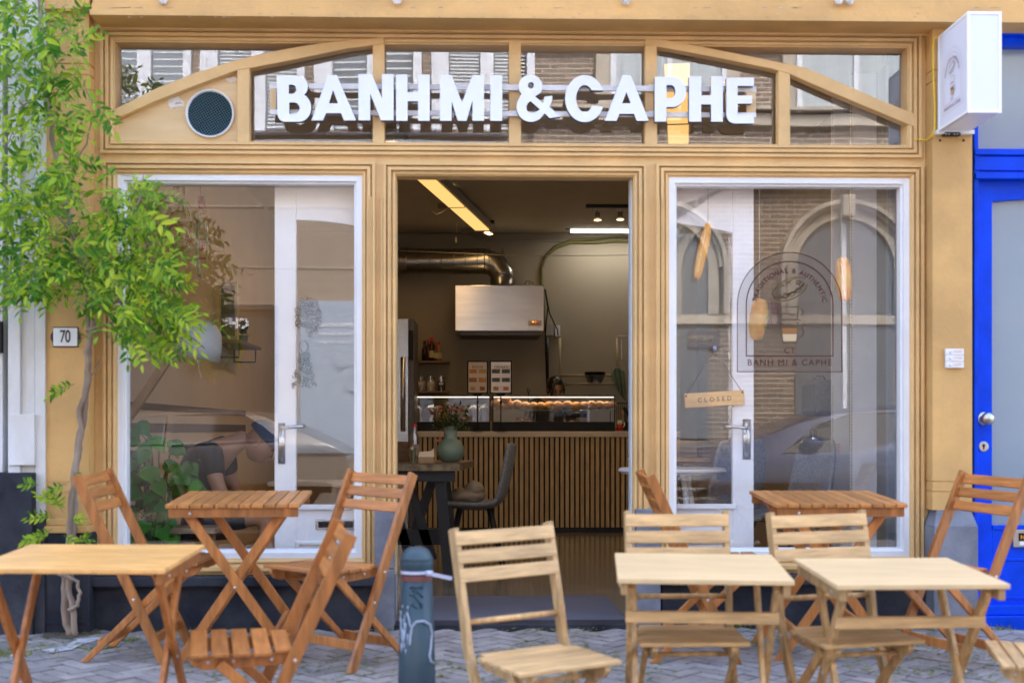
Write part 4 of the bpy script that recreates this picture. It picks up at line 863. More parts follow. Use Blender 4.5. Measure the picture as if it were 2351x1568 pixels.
# things on the table
vc_ = P(1034, 1049, 2.3); vc_.z = tz
t = thing('flower_vase', 'rounded sage green vase with narrow neck on the dark table', 'vase', vc_)
q = MB(); q.lathe([(.05, 0), (.078, .02), (.092, .06), (.088, .10), (.066, .135), (.046, .15), (.043, .16), (.043, .235), (.040, .235), (.040, .16)], (0, 0, 0), 32, closed=True); q.build('vase_body', mat('sage_ceramic', (.21,.29,.23), .38, var=.1), t, smooth=True)
fl = thing('bouquet', 'mixed bouquet of small pink, red and cream flowers in the sage vase', 'flowers', vc_ + Vector((0, 0, .2)))
gs, fp = MB(), {0: MB(), 1: MB(), 2: MB()}
for k in range(150):
    a = random.uniform(0, 6.28); r_ = .125 * math.sqrt(random.random()); h = random.uniform(.03, .19) - r_ * .25
    p = Vector((r_ * math.cos(a), r_ * math.sin(a), h))
    if k % 3 == 0: gs.tube([(0, 0, -.05), p * .5 + Vector((0, 0, .02)), p], .0015, 4)
    for j in range(2):
        d = Vector((random.uniform(-1, 1), random.uniform(-1, 1), random.uniform(-.4, 1))).normalized(); e_ = d.cross(Vector((0, 0, 1))).normalized() * .009
        gs.quad(p, p + d * .016 + e_, p + d * .038, p + d * .016 - e_)
    if h > .08 and k % 2:
        c = random.choice((0, 0, 1, 2))
        for j in range(9):
            d = Vector((random.uniform(-1, 1), random.uniform(-1, 1), random.uniform(-.2, 1))).normalized() * .012
            fp[c].ell(p + d, (.007, .007, .004), n=6, m=4)
gs.build('foliage', leafmat('bouquet_green', (.03,.06,.015), (.14,.18,.04)), fl)
for c, cl in ((0, (.50,.16,.12)), (1, (.60,.44,.28)), (2, (.38,.36,.10))): fp[c].build('blossom', mat('petal_%d' % c, cl, .7), fl)
q = MB(); q.tube([(-.02, -.03, .02), (-.06, -.04, .01), (-.075, -.05, -.05)], .002, 5); q.ell((-.085, -.05, -.06), (.022, .01, .008), n=8, m=6); q.build('drooping_flower', mat('petal_orange', (.65,.22,.10), .7), fl)
bc = Vector((X(952, 2.0), 2.0, tz)); t = thing('water_bottle', 'clear glass bottle with red cap on the dark table', 'bottle', bc)
q = MB(); q.lathe([(.030, 0), (.032, .01), (.032, .16), (.012, .21), (.011, .235)], (0, 0, 0), 20, closed=True); q.build('glass_body', glass('bottle_glass', .22, tint=(.82, .84, .78)), t, smooth=True)
q = MB(); q.lathe([(.013, .228), (.013, .25), (0, .25)], (0, 0, 0), 14); q.build('cap', mat('red_cap', (.6,.02,.02), .35), t)
q = MB(); q.lathe([(.0325, .05), (.0325, .12)], (0, 0, 0), 20, closed=True); q.build('label', mat('bottle_print', (.30,.20,.17), .6, var=.3, vscale=60), t, smooth=True)
gc = Vector((X(948, 1.93), 1.93, tz)); t = thing('straw_glass', 'glass of wrapped straws in front of the water bottle', 'glass', gc)
q = MB(); q.lathe([(.022, 0), (.027, .095), (.028, .10)], (0, 0, 0), 18, closed=True); q.build('glass_body', glass('tumbler', .25, tint=(.7, .68, .5)), t, smooth=True)
q = MB()
for k in range(7): q.tube([(random.uniform(-.012, .012), random.uniform(-.012, .012), .005), (random.uniform(-.018, .018), random.uniform(-.015, .015), .085)], .004, 5)
q.build('straw', mat('straw_green', (.25,.24,.06), .6), t)
nc = Vector((X(979, 2.0), 2.0, tz)); t = thing('napkin_box', 'small kraft box holding white napkins on the dark table', 'napkin box', nc)
q = MB(); q.box(-.05, .05, -.05, .05, 0, .04); q.build('box', mat('kraft', (.40,.26,.14), .7), t, bevel=.003)
q = MB(); q.prism([(-.052, .035), (.050, .035), (.046, .095), (.030, .075), (-.045, .07)], lambda u, v, w: Vector((u, w + .3 * (v - .04), v)), -.035, .035); q.build('napkins', mat('napkin', (.75,.62,.46), .8), t)
q = MB(); c = Vector((X(928, 2.15), 2.15, tz)); q.box(c.x - .05, c.x + .06, c.y, c.y + .05, c.z, c.z + .135); tag(q.build('woven_holder', mat('rattan', (.20,.10,.04), .7, col2=(.08,.04,.02), vscale=55)), 'brown woven cutlery holder at the left end of the dark table', 'holder')
# upholstered chairs
GREY = mat('grey_felt', (.24,.25,.265), .9, var=.25, vscale=60, bump=.2, bscale=200)
def shell(loc, rz, lab, mt=GREY, sc=1):
    t = thing('padded_chair', lab, 'chair', loc, rz, group='grey upholstered chairs inside the cafe'); q = MB(); prof = [(.22, .45), (.20, .462), (.10, .452), (-.05, .445), (-.15, .455), (-.205, .50), (-.235, .60), (-.265, .75), (-.285, .86), (-.29, .885)]
    g = []
    for i, (x, z) in enumerate(prof):
        row = []
        for j in range(9):
            v = j / 8 * 2 - 1; w = .21 - (.05 * max(0, (i - 6)) / 3) - (.03 if i == 9 else 0) - (.03 if i == 0 else 0)
            lift = .05 * v * v * (1 if i < 5 else .0); back = .05 * v * v * (1 if i >= 5 else 0)
            row.append(q.b.verts.new((x + back, w * v, z + lift * .7)))
        g.append(row)
    for i in range(len(g) - 1):
        for j in range(8): q.b.faces.new((g[i][j], g[i + 1][j], g[i + 1][j + 1], g[i][j + 1]))
    o = q.build('seat_shell', mt, t, smooth=True); s = o.modifiers.new('s', 'SOLIDIFY'); s.thickness = .035; s.offset = 1; ss = o.modifiers.new('ss', 'SUBSURF'); ss.levels = 1; ss.render_levels = 2
    for x, y in ((.17, .17), (.17, -.17), (-.19, .17), (-.19, -.17)):
        q = MB(); q.tube([(x * .6, y * .6, .43), (x * 1.15, y * 1.1, 0)], [.016, .010], 8); q.build('leg', BLACKM, t, smooth=True)
    q = MB(); q.box(-.12, .12, -.10, .10, .415, .43); q.build('seat_base', BLACKM, t)
    return t
x_, y_ = CZ(1088, 9.0); shell((x_ , y_, 0), R(180 - 4), 'grey upholstered chair with a cloth bag on the seat before the counter').scale = (.93, .93, .96)
x_, y_ = CZ(1638, 7.9); shell((x_, y_, 0), R(120), 'grey upholstered chair behind the white round table')
x_, y_ = CZ(1790, 7.6); shell((x_, y_, 0), R(200), 'grey upholstered chair behind the brown table in the right window')
q = MB(); x_, y_ = CZ(1072, 8.9)
q.ell((x_, y_, .50), (.12, .10, .055), n=20, m=12); q.ell((x_ + .05, y_ - .02, .55), (.07, .06, .05), n=16, m=10)
for v in q.b.verts: v.co += Vector((0, 0, 1)) * .02 * noise.noise(v.co * 18) + Vector((1, 0, 0)) * .015 * noise.noise(v.co * 14 + Vector((5, 0, 0)))
tag(q.build('cloth_bag', mat('canvas', (.36,.29,.21), .9, var=.15, vscale=20), smooth=True), 'crumpled beige cloth bag lying on the grey chair', 'bag')
# round tables at right
WT = mat('white_lacquer', (.72,.75,.78), .3)
def rtable(px, z, h, r, lab, mt, legm):
    x, y = CZ(px, z); t = thing('round_table', lab, 'table', (x, y, 0)); q = MB(); q.lathe([(0, h - .03), (r - .02, h - .03), (r, h - .015), (r - .01, h), (0, h)], (0, 0, 0), 40); q.build('tabletop', mt, t, smooth=False)
    for k in range(4):
        a = k * 1.571 + .5; q = MB(); q.tube([(r * .35 * math.cos(a), r * .35 * math.sin(a), h - .03), (r * .75 * math.cos(a), r * .75 * math.sin(a), 0)], .018, 8); q.build('leg', legm, t, smooth=True)
rtable(1543, 7.25, .735, .30, 'white round table behind the right doorpost', WT, WT)
rtable(1536, 8.6, .76, .28, 'wooden round table with black legs behind the white round table', mat('birch_top', (.42,.30,.15), .5, var=.15), BLACKM)
# lamp in left window
x_, y_ = -1.40, .72
t = thing('floor_lamp', 'white dome lamp on a slanting wooden arm in the left window', 'lamp', (0, 0, 0)); Yl = .75
q = MB(); q.bar(P(268, 1000, Yl), P(402, 800, Yl), .045, .045, (0, 1, 0)); q.build('wooden_arm', mat('lamp_oak', (.42,.24,.11), .5, var=.3, vscale=5, stretch=(3,3,1)), t, bevel=.003)
c = P(455, 790, Yl); sh = MB(); ml = Matrix.Rotation(R(12), 4, 'Y')
sh.lathe([(.0, .135), (.03, .134), (.075, .118), (.110, .075), (.126, .01), (.130, -.075), (.126, -.075), (.121, .008), (.104, .068), (.07, .108), (0, .125)], c, 32, ml); sh.build('lamp_shade', mat('shade_white', (.62,.66,.72), .3), t, smooth=True)
q = MB(); q.tube([P(402, 800, Yl), P(425, 765, Yl), P(445, 745, Yl)], .008, 6); q.build('swivel', CHR, t, smooth=True)
# shelf with picture on left wall
Ys = 3.1; q = MB(); zz = Z(781, Ys); q.box(XL, XL + .20, Ys, Ys + .9, zz - .02, zz); tag(q.build('wall_shelf', SHW), 'small dark shelf on the beige wall in the left window', 'shelf')
q = MB(); 
for y in (Ys + .1, Ys + .8): q.tube([(XL + .005, y, zz - .02), (XL + .005, y, zz - .12), (XL + .17, y, zz - .12), (XL + .17, y, zz - .02)], .006, 4)
tag(q.build('shelf_bracket', BLACKM), 'black wire brackets below the small dark shelf', 'bracket')
t = thing('picture_frame', 'pale framed picture leaning on the small wall shelf', 'picture frame', (XL + .10, Ys + .05, zz), R(-20))
q = MB(); q.box(-.075, .075, 0, .03, 0, .42); q.build('frame', mat('frame_oak', (.60,.50,.38), .5), t, bevel=.003)
q = MB(); q.box(-.055, .055, -.003, 0, .03, .39); q.build('picture', mat('picture_dark', (.12,.09,.07), .4, col2=(.28,.24,.18), vscale=7), t)
t = thing('shelf_plant', 'tiny potted plant beside the picture on the wall shelf', 'plant', (XL + .12, Ys + .55, zz)); q = MB(); q.lathe([(.03, 0), (.04, .07), (.036, .07)], (0, 0, 0), 14); q.build('pot', mat('grey_pot', (.12,.13,.15), .6), t)
q = MB()
for k in range(60):
    a, h = random.uniform(0, 6.28), random.uniform(.07, .17); d = Vector((math.cos(a), math.sin(a), .6)) * .05; p = Vector((0, 0, h)); e_ = Vector((-math.sin(a), math.cos(a), 0)) * .012; q.quad(p, p + d * .5 + e_, p + d, p + d * .5 - e_)
q.build('leaves', leafmat('shelf_leaf', (.02,.05,.03), (.06,.10,.06)), t)
# radiator
q = MB()
for k in range(16): q.box(XL, XL + .06, 2.2 + k * .06, 2.245 + k * .06, .30, .86)
q.box(XL, XL + .05, 2.2, 3.16, .32, .84); tag(q.build('radiator', mat('rad_cream', (.60,.55,.46), .5)), 'cream panel radiator on the left wall behind the seated man', 'radiator')
# big leafed plant
PL = leafmat('pothos', (.015,.11,.012), (.08,.30,.03), .25, .3); t = thing('potted_plant', 'large dark green heart leaved plant in the left window', 'plant', (X(345, .38), .38, 0))
q = MB(); o0 = t.location
heads = [(300, 1010, .1), (318, 985, .1), (340, 1035, 0), (360, 1010, .15), (395, 1025, .1), (300, 1065, .05), (330, 1085, 0), (355, 1090, .1), (385, 1075, .05), (415, 1080, 0), (310, 1130, 0), (345, 1140, .05), (300, 1180, 0), (360, 1165, 0), (385, 1195, .1), (330, 1210, 0), (300, 1235, .05), (345, 1235, .1), (370, 1225, 0), (440, 1068, 0), (425, 1100, .0), (400, 1130, .1), (310, 1100, .1), (370, 1120, .1), (330, 1050, .2), (295, 1040, .2), (350, 1200, .2), (395, 1240, .1), (318, 1155, .2), (300, 1210, .1), (345, 1255, .05), (375, 1180, .1), (445, 1110, .05)]
sm = MB()
for px, py, dy in heads:
    for rep in range(2):
        c = P(px + random.uniform(-8, 8), py + random.uniform(-8, 8), .36 + dy + rep * .08) - o0; s = random.uniform(.055, .078)
        u = Vector((random.uniform(-1, 1), random.uniform(-.6, .1), random.uniform(-1, -.1))).normalized(); n_ = Vector((random.uniform(-.4, .4), -1, random.uniform(.2, .9))).normalized(); u = (u - n_ * u.dot(n_)).normalized(); w = u.cross(n_)
        hs = [(0, 0), (-.12, .28), (.1, .52), (.4, .60), (.8, .42), (1.15, .17), (1.45, 0)]
        mid = [q.b.verts.new(c + u * s * (a - .3)) for a, b in hs]
        for sg in (-1, 1):
            ed = [q.b.verts.new(c + u * s * (a - .3) + w * sg * s * b + n_ * s * .22 * b) for a, b in hs]
            for k in range(6):
                try: q.b.faces.new((mid[k], mid[k + 1], ed[k + 1], ed[k]))
                except: pass
        sm.tube([c - u * s * .3, c * .5 + Vector((c.x * .1, c.y * .5 + .05, c.z * .45)), Vector((random.uniform(-.05, .05), .05, .25))], .003, 4)
bmesh.ops.remove_doubles(q.b, verts=q.b.verts, dist=1e-5)
q.build('leaves', PL, t, smooth=True); sm.build('stem', mat('stem_green', (.05,.08,.02), .6), t)
q = MB(); q.lathe([(.11, 0), (.15, .28), (.14, .28), (.13, .24)], (0, .05, 0), 24); q.build('pot', mat('white_pot', (.5,.5,.5), .5), t, smooth=True)
# stools under window
STW = mat('beech_stool', (.42,.32,.22), .5, var=.2)
for px, z_, h, lab in ((440, 7.0, .43, 'low beech stool behind the left window'), (745, 7.4, .66, 'white legged bar table behind the door pane')):
    x, y = CZ(px, z_); t = thing('stool' if px < 500 else 'side_table', lab, 'stool' if px < 500 else 'table', (x, y, 0))
    q = MB(); w = .15 if px < 500 else .30; q.box(-w, w, -.14, .14, h - .03, h); q.build('seat' if px < 500 else 'tabletop', STW, t, bevel=.006)
    for sx in (-1, 1):
        for sy in (-1, 1):
            q = MB(); q.tube([(sx * w * .6, sy * .08, h - .03), (sx * w * .85, sy * .12, 0)], .017, 8); q.build('leg', STW if px < 500 else WT, t, smooth=True)
# hanging wire ornaments
ORN = mat('ornament_gold', (.28,.17,.05), .35, .4); ORR = mat('ornament_red', (.25,.02,.03), .3); OGR = mat('ornament_green', (.12,.17,.12), .3)
Yo = .30
def loop(q, cx, cy, rx, ry, a0=0, a1=360, n=22, r=.005, rot=0):
    pts = arc(0, 0, rx, ry, a0, a1, n); ca, sa = math.cos(R(rot)), math.sin(R(rot)); q.tube([P(cx + u * ca - v * sa, cy + u * sa + v * ca, Yo) for u, v in pts], r, 6)
t = thing('hanging_ornament', 'round hanging sandwich outline bent from gold and red tube', 'ornament', (0, 0, 0))
q = MB(); loop(q, 398, 515, 42, 66, rot=-8); loop(q, 396, 515, 37, 60, rot=-8); loop(q, 410, 497, 18, 12, 200, 340, 10); loop(q, 425, 510, 14, 10); loop(q, 400, 480, 12, 10, 180, 360); q.tube([P(398, 449, Yo), P(396, 404, Yo)], .0015, 4); q.build('gold_outline', ORN, t, smooth=True)
q = MB(); loop(q, 400, 535, 12, 18); loop(q, 420, 540, 12, 8, 0, 180); loop(q, 433, 542, 6, 14); loop(q, 388, 562, 10, 8, 0, 180); loop(q, 415, 560, 12, 10, 10, 170); loop(q, 380, 530, 7, 14); q.build('red_outline', ORR, t, smooth=True)
t = thing('hanging_ornament', 'tall narrow hanging figure outline bent from green and gold tube', 'ornament', (0, 0, 0))
q = MB(); loop(q, 466, 557, 11, 82, n=30); loop(q, 462, 500, 13, 10); loop(q, 468, 545, 14, 9); q.build('gold_outline', ORN, t, smooth=True)
q = MB(); q.tube([P(461, 452, Yo), P(464, 478, Yo)], .018, 8); loop(q, 464, 565, 3, 10); loop(q, 463, 590, 8, 4, 10, 170); q.build('red_outline', ORR, t, smooth=True)
q = MB(); q.tube([P(453, 495, Yo), P(453, 595, Yo), P(458, 635, Yo)], .005, 6); q.tube([P(474, 510, Yo), P(478, 560, Yo)], .005, 6); loop(q, 465, 535, 10, 25); q.build('green_outline', OGR, t, smooth=True)
q = MB(); q.tube([P(461, 452, Yo), P(460, 404, Yo)], .0015, 4); q.build('string', ORN, t)
# papercut figure on door pane
t = thing('papercut_figure', 'lacy dark papercut figure with bushy hair hanging on the left door pane', 'ornament', (0, 0, 0)); q = MB(); Yp = .13; rr = random.Random(3)
for k in range(150):
    a, r_ = rr.uniform(0, 6.28), math.sqrt(rr.random()); cx, cy = 706 + 29 * r_ * math.cos(a), 727 + 45 * r_ * math.sin(a)
    if abs(cx - 697) < 10 and cy > 750: continue
    n = 7; b0 = rr.uniform(0, 6.28); q.tube([P(cx + (3 + 2.5 * math.sin(b0)) * math.cos(b0 + j * .8), cy + 4.5 * math.sin(b0 + j * .8), Yp) for j in range(n)], .0015, 4)
q.build('hair', mat('papercut_dark', (.07,.05,.03), .7), t)
q = MB()
for k in range(110):
    v = rr.random(); cy = 822 + 70 * v; hw = 12 + 16 * v; cx = 697 + rr.uniform(-hw, hw); b0 = rr.uniform(0, 6.28)
    q.tube([P(cx + 4 * math.cos(b0 + j * .7), cy + 4 * math.sin(b0 + j * .7), Yp) for j in range(6)], .0018, 4)
for j in range(12): q.tube([P(688 + j * 1.9, 808, Yp), P(686 + j * 2.3, 822, Yp)], .0014, 4)
q.build('dress', mat('papercut_green', (.05,.07,.055), .7), t)
q = MB(); q.tube([P(*p, Yp) for p in arc(697, 795, 9, 14, 0, 360, 16)], .0022, 5); q.build('face_outline', mat('papercut_blue', (.04,.07,.12), .7), t)
# baguettes and closed sign in right window
BG = mat('baguette_crust', (.78,.27,.025), .5, col2=(.82,.44,.08), vscale=9, bump=.2, bscale=40); LET = mat('lettuce', (.25,.40,.05), .6, var=.4, vscale=60); STR = mat('string', (.45,.42,.30), .8)
def bread(px, py, ln, wd, ang, Y, lab, filled, top=430):
    c = P(px, py, Y); t = thing('hanging_baguette', lab, 'baguette', c); s = (DC + Y) / FPX; a, b = ln / 2 * s, wd / 2 * s
    q = MB(); q.ell((0, 0, 0), (b, b, a), n=28, m=28)
    for v in q.b.verts:
        z = v.co.z / a; k = (1 - z * z + .001) ** (-.22); v.co.x *= min(k, 1.6); v.co.y *= min(k, 1.6)
        v.co.x += .10 * b * math.sin(z * 2.6); 
        if not filled: 
            g_ = math.exp(-((v.co.x + .30 * b + .2 * b * z) / (.12 * b)) ** 2) * (v.co.y < 0); v.co.y += g_ * b * .30 * (abs(z) < .8)
        else:
            g_ = math.exp(-((v.co.x - .72 * b) / (.10 * b)) ** 2); v.co.y *= 1 - .25 * g_
        v.co += v.co.normalized() * .004 * noise.noise(v.co * 40)
    m_ = Matrix.Rotation(R(ang), 4, 'Y'); q.xf(m_); q.build('crust', BG, t, smooth=True)
    if filled:
        q = MB()
        for k in range(46):
            z = -.92 + k / 45 * 1.84; w = b * math.sqrt(max(.02, 1 - z * z)) ; q.ell(m_ @ Vector((w * .86 + .1 * b * math.sin(z * 2.6), random.uniform(-.4, .1) * b, z * a * .97)), (b * .22, b * .35, a * .035), n=6, m=5)
        q.build('filling', LET, t)
    else:
        q = MB()
        for k in range(26):
            z = -.70 + k / 25 * 1.4; q.ell(m_ @ Vector((-.30 * b - .2 * b * z + .1 * b * math.sin(z * 2.6), -b * .80 * (1 - z * z) ** .28, z * a)), (b * .13, b * .1, a * .045), n=6, m=5)
        q.build('scored_cut', mat('crumb', (.86,.62,.26), .7, var=.2, vscale=60), t, smooth=True)
    q = MB(); tpp = m_ @ Vector((0, 0, a)); q.tube([tpp, Vector((tpp.x, 0, P(px, top, Y).z - c.z))], .0022, 5); q.build('string', STR, t)
bread(1613, 577, 134, 23, 11, .10, 'long thin baguette hanging tilted behind the right door pane', False)
bread(1741, 733, 97, 42, 3, .14, 'short filled baguette with green edge hanging lowest in the right window', True)
bread(1937, 642, 103, 38, -6, .14, 'plump scored baguette hanging beside the white partition', False)
q = MB(); c = P(1911, 124, .9); q.lathe([(0, .03), (.05, .028), (.062, .0), (.058, -.022), (0, -.03)], c, 24, mt90); tag(q.build('orange_lamp', mat('orange_globe', (.75,.17,.02), .5, emit=(.9,.16,.02), es=.12), smooth=True), 'round orange lantern behind the top right transom pane', 'lantern')
c = P(1640, 916, .12); t = thing('closed_sign', 'small wooden CLOSED sign hanging by a cord on the right door', 'sign', c)
A_ = R(3.8); rot = Matrix.Rotation(-A_, 4, 'Y'); q = MB(); q.box(-.149, .149, -.006, .006, -.036, .036); q.xf(rot); q.build('board', mat('sign_pine', (.66,.38,.14), .5, var=.15, vscale=4, stretch=(1,1,6)), t, bevel=.003)
me = text_mesh('CLOSED', .030, .0006, .0004, 1.75); me.transform(rot @ Matrix.Translation((0, -.0068, -.002)) @ FRONT); mk('lettering', me, mat('burnt_letter', (.12,.06,.03), .7), t)
q = MB()
for sx in (-1, 1): q.tube([rot @ Vector((sx * .14, -.002, .026)), Vector((0, .0, P(1641, 803, .12).z - c.z))], .0018, 4)
q.build('cord', mat('cord_dark', (.10,.07,.06), .8), t)
q = MB()
for sx in (-1, 1): q.ell(rot @ Vector((sx * .14, -.006, .024)), (.005, .003, .005), n=8, m=6)
q.build('cord_hole', BLACK, t)
q = MB(); q.ell(P(1641, 800, .12), (.010, .010, .012), n=10, m=8); tag(q.build('suction_hook', mat('pale_blue_plastic', (.35,.42,.6), .3), smooth=True), 'pale blue suction hook holding the CLOSED sign cord', 'hook')
# window decal
FILM = bpy.data.materials.new('decal_film'); FILM.use_nodes = True; n = FILM.node_tree.nodes; l = FILM.node_tree.links; tr = n.new('ShaderNodeBsdfTransparent'); mx = n.new('ShaderNodeMixShader'); mx.inputs[0].default_value = .22
n['Principled BSDF'].inputs['Base Color'].default_value = (.17, .145, .12, 1); n['Principled BSDF'].inputs['Roughness'].default_value = .5
l.new(tr.outputs[0], mx.inputs[1]); l.new(n['Principled BSDF'].outputs[0], mx.inputs[2]); l.new(mx.outputs[0], n['Material Output'].inputs[0])
oc = P(1813, 853.5, .056); W_ = X(1933, .056) - X(1693, .056)
t = thing('window_decal', 'arched maroon logo decal with bread and coffee drawing on the right window', 'decal', oc)
logo(t, Vector((0, 0, 0)), Vector((1, 0, 0)), Vector((0, 0, 1)), Vector((0, -1, 0)), W_, mat('decal_maroon', (.08,.015,.016), .6), mat('decal_brown', (.13,.075,.03), .6), COF, mat('decal_maroon_text', (.085,.015,.016), .6), lw=.0036)
k = W_ / 240; q = MB(); pts = [(-119, 1), (-119, 152)] + [(119 * math.cos(R(180 - a)), 152 + 119 * math.sin(R(a))) for a in range(0, 181, 6)] + [(119, 1)]
q.b.faces.new([q.b.verts.new((u * k, .0015, v * k)) for u, v in pts]); q.build('film', FILM, t)
# misc in right room
q = MB(); c = P(1815, 722, 3.2)
for i in range(14): q.box(c.x - .33 + i * .048, c.x - .29 + i * .048, 3.2, 3.24, c.z - .08 + .01 * (i % 3), c.z + .09)
tag(q.build('patterned_textile', mat('red_textile', (.38,.06,.08), .9, col2=(.16,.07,.16), vscale=9, stretch=(6,1,.6))), 'red patterned textile seen through the window decal', 'textile')
t = thing('wicker_case', 'dark brown wicker case with pale rim behind the right window', 'case', P(1884, 955, 1.6))
q = MB(); q.box(-.06, .07, -.1, .25, 0, .22); q.build('case_body', mat('wicker_dark', (.05,.025,.015), .6, col2=(.11,.06,.035), vscale=50, bump=.8, bscale=120), t, bevel=.03)
q = MB(); q.tube([(-.03, .05, .22), (-.01, .05, .245), (.03, .05, .245), (.045, .05, .22)], .006, 6); q.build('handle', BLACKM, t, smooth=True)
t = thing('high_stand', 'black metal trestle stand behind the right window', 'stand', (0, 0, 0)); q = MB()
for a, b in (((1862, 985), (1840, 1250)), ((1872, 985), (1878, 1250)), ((1860, 1118), (1905, 1085)), ((1858, 1008), (1905, 1010)), ((1862, 985), (1905, 975))): q.tube([P(*a, 1.5), P(*b, 1.5)], .010, 6)
q.build('frame', BLACKM, t, smooth=True)
q = MB(); c = P(1920, 1030, 1.2); q.box(c.x - .022, c.x + .022, 1.2, 1.21, c.z - .03, c.z + .03); tag(q.build('price_tag', mat('tag_white', (.75,.7,.72), .6, col2=(.6,.25,.3), vscale=60)), 'small white dotted card hanging by the bead chain', 'card')
# ================================================================== PEOPLE
def head_mesh(c, face, up, s=1.0):
    """deformed sphere head; returns MB verts in world; face/up are directions"""
    f = Vector(face).normalized(); u = Vector(up); u = (u - f * u.dot(f)).normalized(); w = u.cross(f)
    Mx = Matrix(((f.x, w.x, u.x, c[0]), (f.y, w.y, u.y, c[1]), (f.z, w.z, u.z, c[2]), (0, 0, 0, 1)))
    q = MB(); q.ell((0, 0, 0), (.092, .074, .115), n=28, m=20)
    for v in q.b.verts:
        x, y, z = v.co
        if z < -.02: v.co.y *= 1 - (-.02 - z) * 3.2; v.co.x *= 1 - (-.02 - z) * (.6 if x > 0 else 3.5)
        if x > 0:
            v.co.x += .012 * math.exp(-(z + .088) ** 2 / .0003 - y * y / .0006)      # chin
            v.co.x -= .010 * math.exp(-(z - .008) ** 2 / .0002 - (abs(y) - .03) ** 2 / .0003)   # eye sockets
            v.co.x += .006 * math.exp(-(z - .028) ** 2 / .0001 - y * y / .002)      # brow
    for t in range(5):
        q.ell((.088 + .004 * t, 0, .004 - .009 * t), (.010, .0075 + .0018 * t, .011), n=8, m=6)
    q.ell((.086, 0, -.055), (.009, .022, .0045), n=10, m=6); q.ell((.084, 0, -.064), (.009, .019, .0055), n=10, m=6)
    for sy in (-1, 1): q.ell((-.005, sy * .076, -.008), (.017, .008, .030), n=10, m=8)
    q.xf(Matrix.Diagonal((s, s, s, 1))); q.xf(Mx); return q, Mx
def hand_pts(w, d, n, curl=.5, s=1.0):
    """skeleton points of a hand: wrist w, direction d, palm normal n"""
    d = Vector(d).normalized(); n = Vector(n); n = (n - d * n.dot(d)).normalized(); a = d.cross(n); w = Vector(w)
    pts, ed = [], []
    base = len(pts); pts.append((w, .020)); pts.append((w + d * .045, (.030, .016))); ed.append((0, 1))
    for k, L in enumerate((.062, .072, .068, .052)):
        o = w + d * .075 + a * (.030 - .020 * k); i = len(pts)
        p1 = o + d * L * .45 - n * L * .2 * curl; p2 = p1 + d * L * .30 - n * L * .35 * curl; p3 = p2 + d * L * .15 - n * L * .35 * curl
        pts += [(o, .0095), (p1, .0085), (p2, .008), (p3, .007)]; ed += [(1, i), (i, i + 1), (i + 1, i + 2), (i + 2, i + 3)]
    i = len(pts); o = w + d * .03 + a * .030
    pts += [(o, .012), (o + d * .025 + a * .02 - n * .01, .010), (o + d * .05 + a * .025 - n * .02, .008)]; ed += [(1, i), (i, i + 1), (i + 1, i + 2)]
    return [(tuple(p * 1.0), r) for p, r in pts], ed
def join_objs(name, objs, mt, parent):
    b = bmesh.new()
    for o in objs:
        b.from_mesh(o.data)
    me = bpy.data.meshes.new(name); b.to_mesh(me); b.free()
    for o in objs: bpy.data.objects.remove(o)
    return mk(name, me, mt, parent, smooth=True)
EYE = mat('eye_dark', (.02,.015,.012), .2); EYW = mat('eye_white', (.55,.5,.46), .3)
def eyes(Mx, par, closed=True):
    q = MB()
    for sy in (-1, 1): q.ell((.080, sy * .030, .006), (.008, .014, .0045 if closed else .007), n=10, m=6)
    q.xf(Mx); q.build('eye', EYE, par, smooth=True)
    q = MB()
    for sy in (-1, 1): q.ell((.088, sy * .031, .028), (.005, .017, .003), n=10, m=6)
    q.xf(Mx); q.build('eyebrow', mat('brow_dark', (.02,.015,.01), .8), par, smooth=True)
# seated man ------------------------------------------------------------
SK = mat('skin_tan', (.40,.21,.13), .55, var=.08); SKW = mat('skin_warm', (.36,.19,.11), .5, var=.06)
SHIRT = mat('black_tshirt', (.012,.014,.022), .85, var=.2, vscale=10); NAV = mat('cap_navy', (.035,.05,.10), .8)
man = thing('person', 'seated person in black t-shirt and blue cap looking down behind the left window', 'person', (0, 0, 0))
ym = 1.02
hc_ = P(616, 1008, ym) + Vector((.06, 0, 0))
hq, Mh = head_mesh(hc_ + Vector((0, 0, -.02)), (.80, -.12, -.62), (.62, 0, .80), 1.0); h1 = hq.build('h', SK)
sp = [((-1.50, ym, .50), (.15, .13)), ((-1.49, ym, .62), (.15, .12)), ((-1.44, ym, .74), (.16, .12)), ((-1.34, ym, .84), (.13, .10)), ((-1.25, ym, .885), .055), ((-1.18, ym, .91), .052),
      ((-1.36, ym - .16, .83), .062), ((-1.33, ym - .21, .68), .046), ((-1.28, ym - .20, .56), .040), ((-1.20, ym - .17, .525), .030), ((-1.14, ym - .15, .51), .022),
      ((-1.36, ym + .16, .83), .062), ((-1.33, ym + .21, .68), .046), ((-1.28, ym + .20, .56), .040), ((-1.18, ym + .14, .53), .026),
      ((-1.42, ym - .10, .47), .088), ((-1.24, ym - .13, .475), .074), ((-1.06, ym - .15, .47), .060), ((-1.06, ym - .15, .30), .055), ((-1.10, ym - .15, .12), .036), ((-1.10, ym - .15, .06), .038), ((-.98, ym - .16, .035), .030),
      ((-1.42, ym + .10, .47), .088), ((-1.22, ym + .13, .475), .074), ((-1.05, ym + .15, .47), .060), ((-1.07, ym + .15, .30), .055), ((-1.12, ym + .15, .12), .036), ((-1.12, ym + .15, .06), .038), ((-1.0, ym + .16, .035), .030)]
se = [(0,1),(1,2),(2,3),(3,4),(4,5),(3,6),(6,7),(7,8),(8,9),(9,10),(3,11),(11,12),(12,13),(13,14),(0,15),(15,16),(16,17),(17,18),(18,19),(19,20),(20,21),(0,22),(22,23),(23,24),(24,25),(25,26),(26,27),(27,28)]
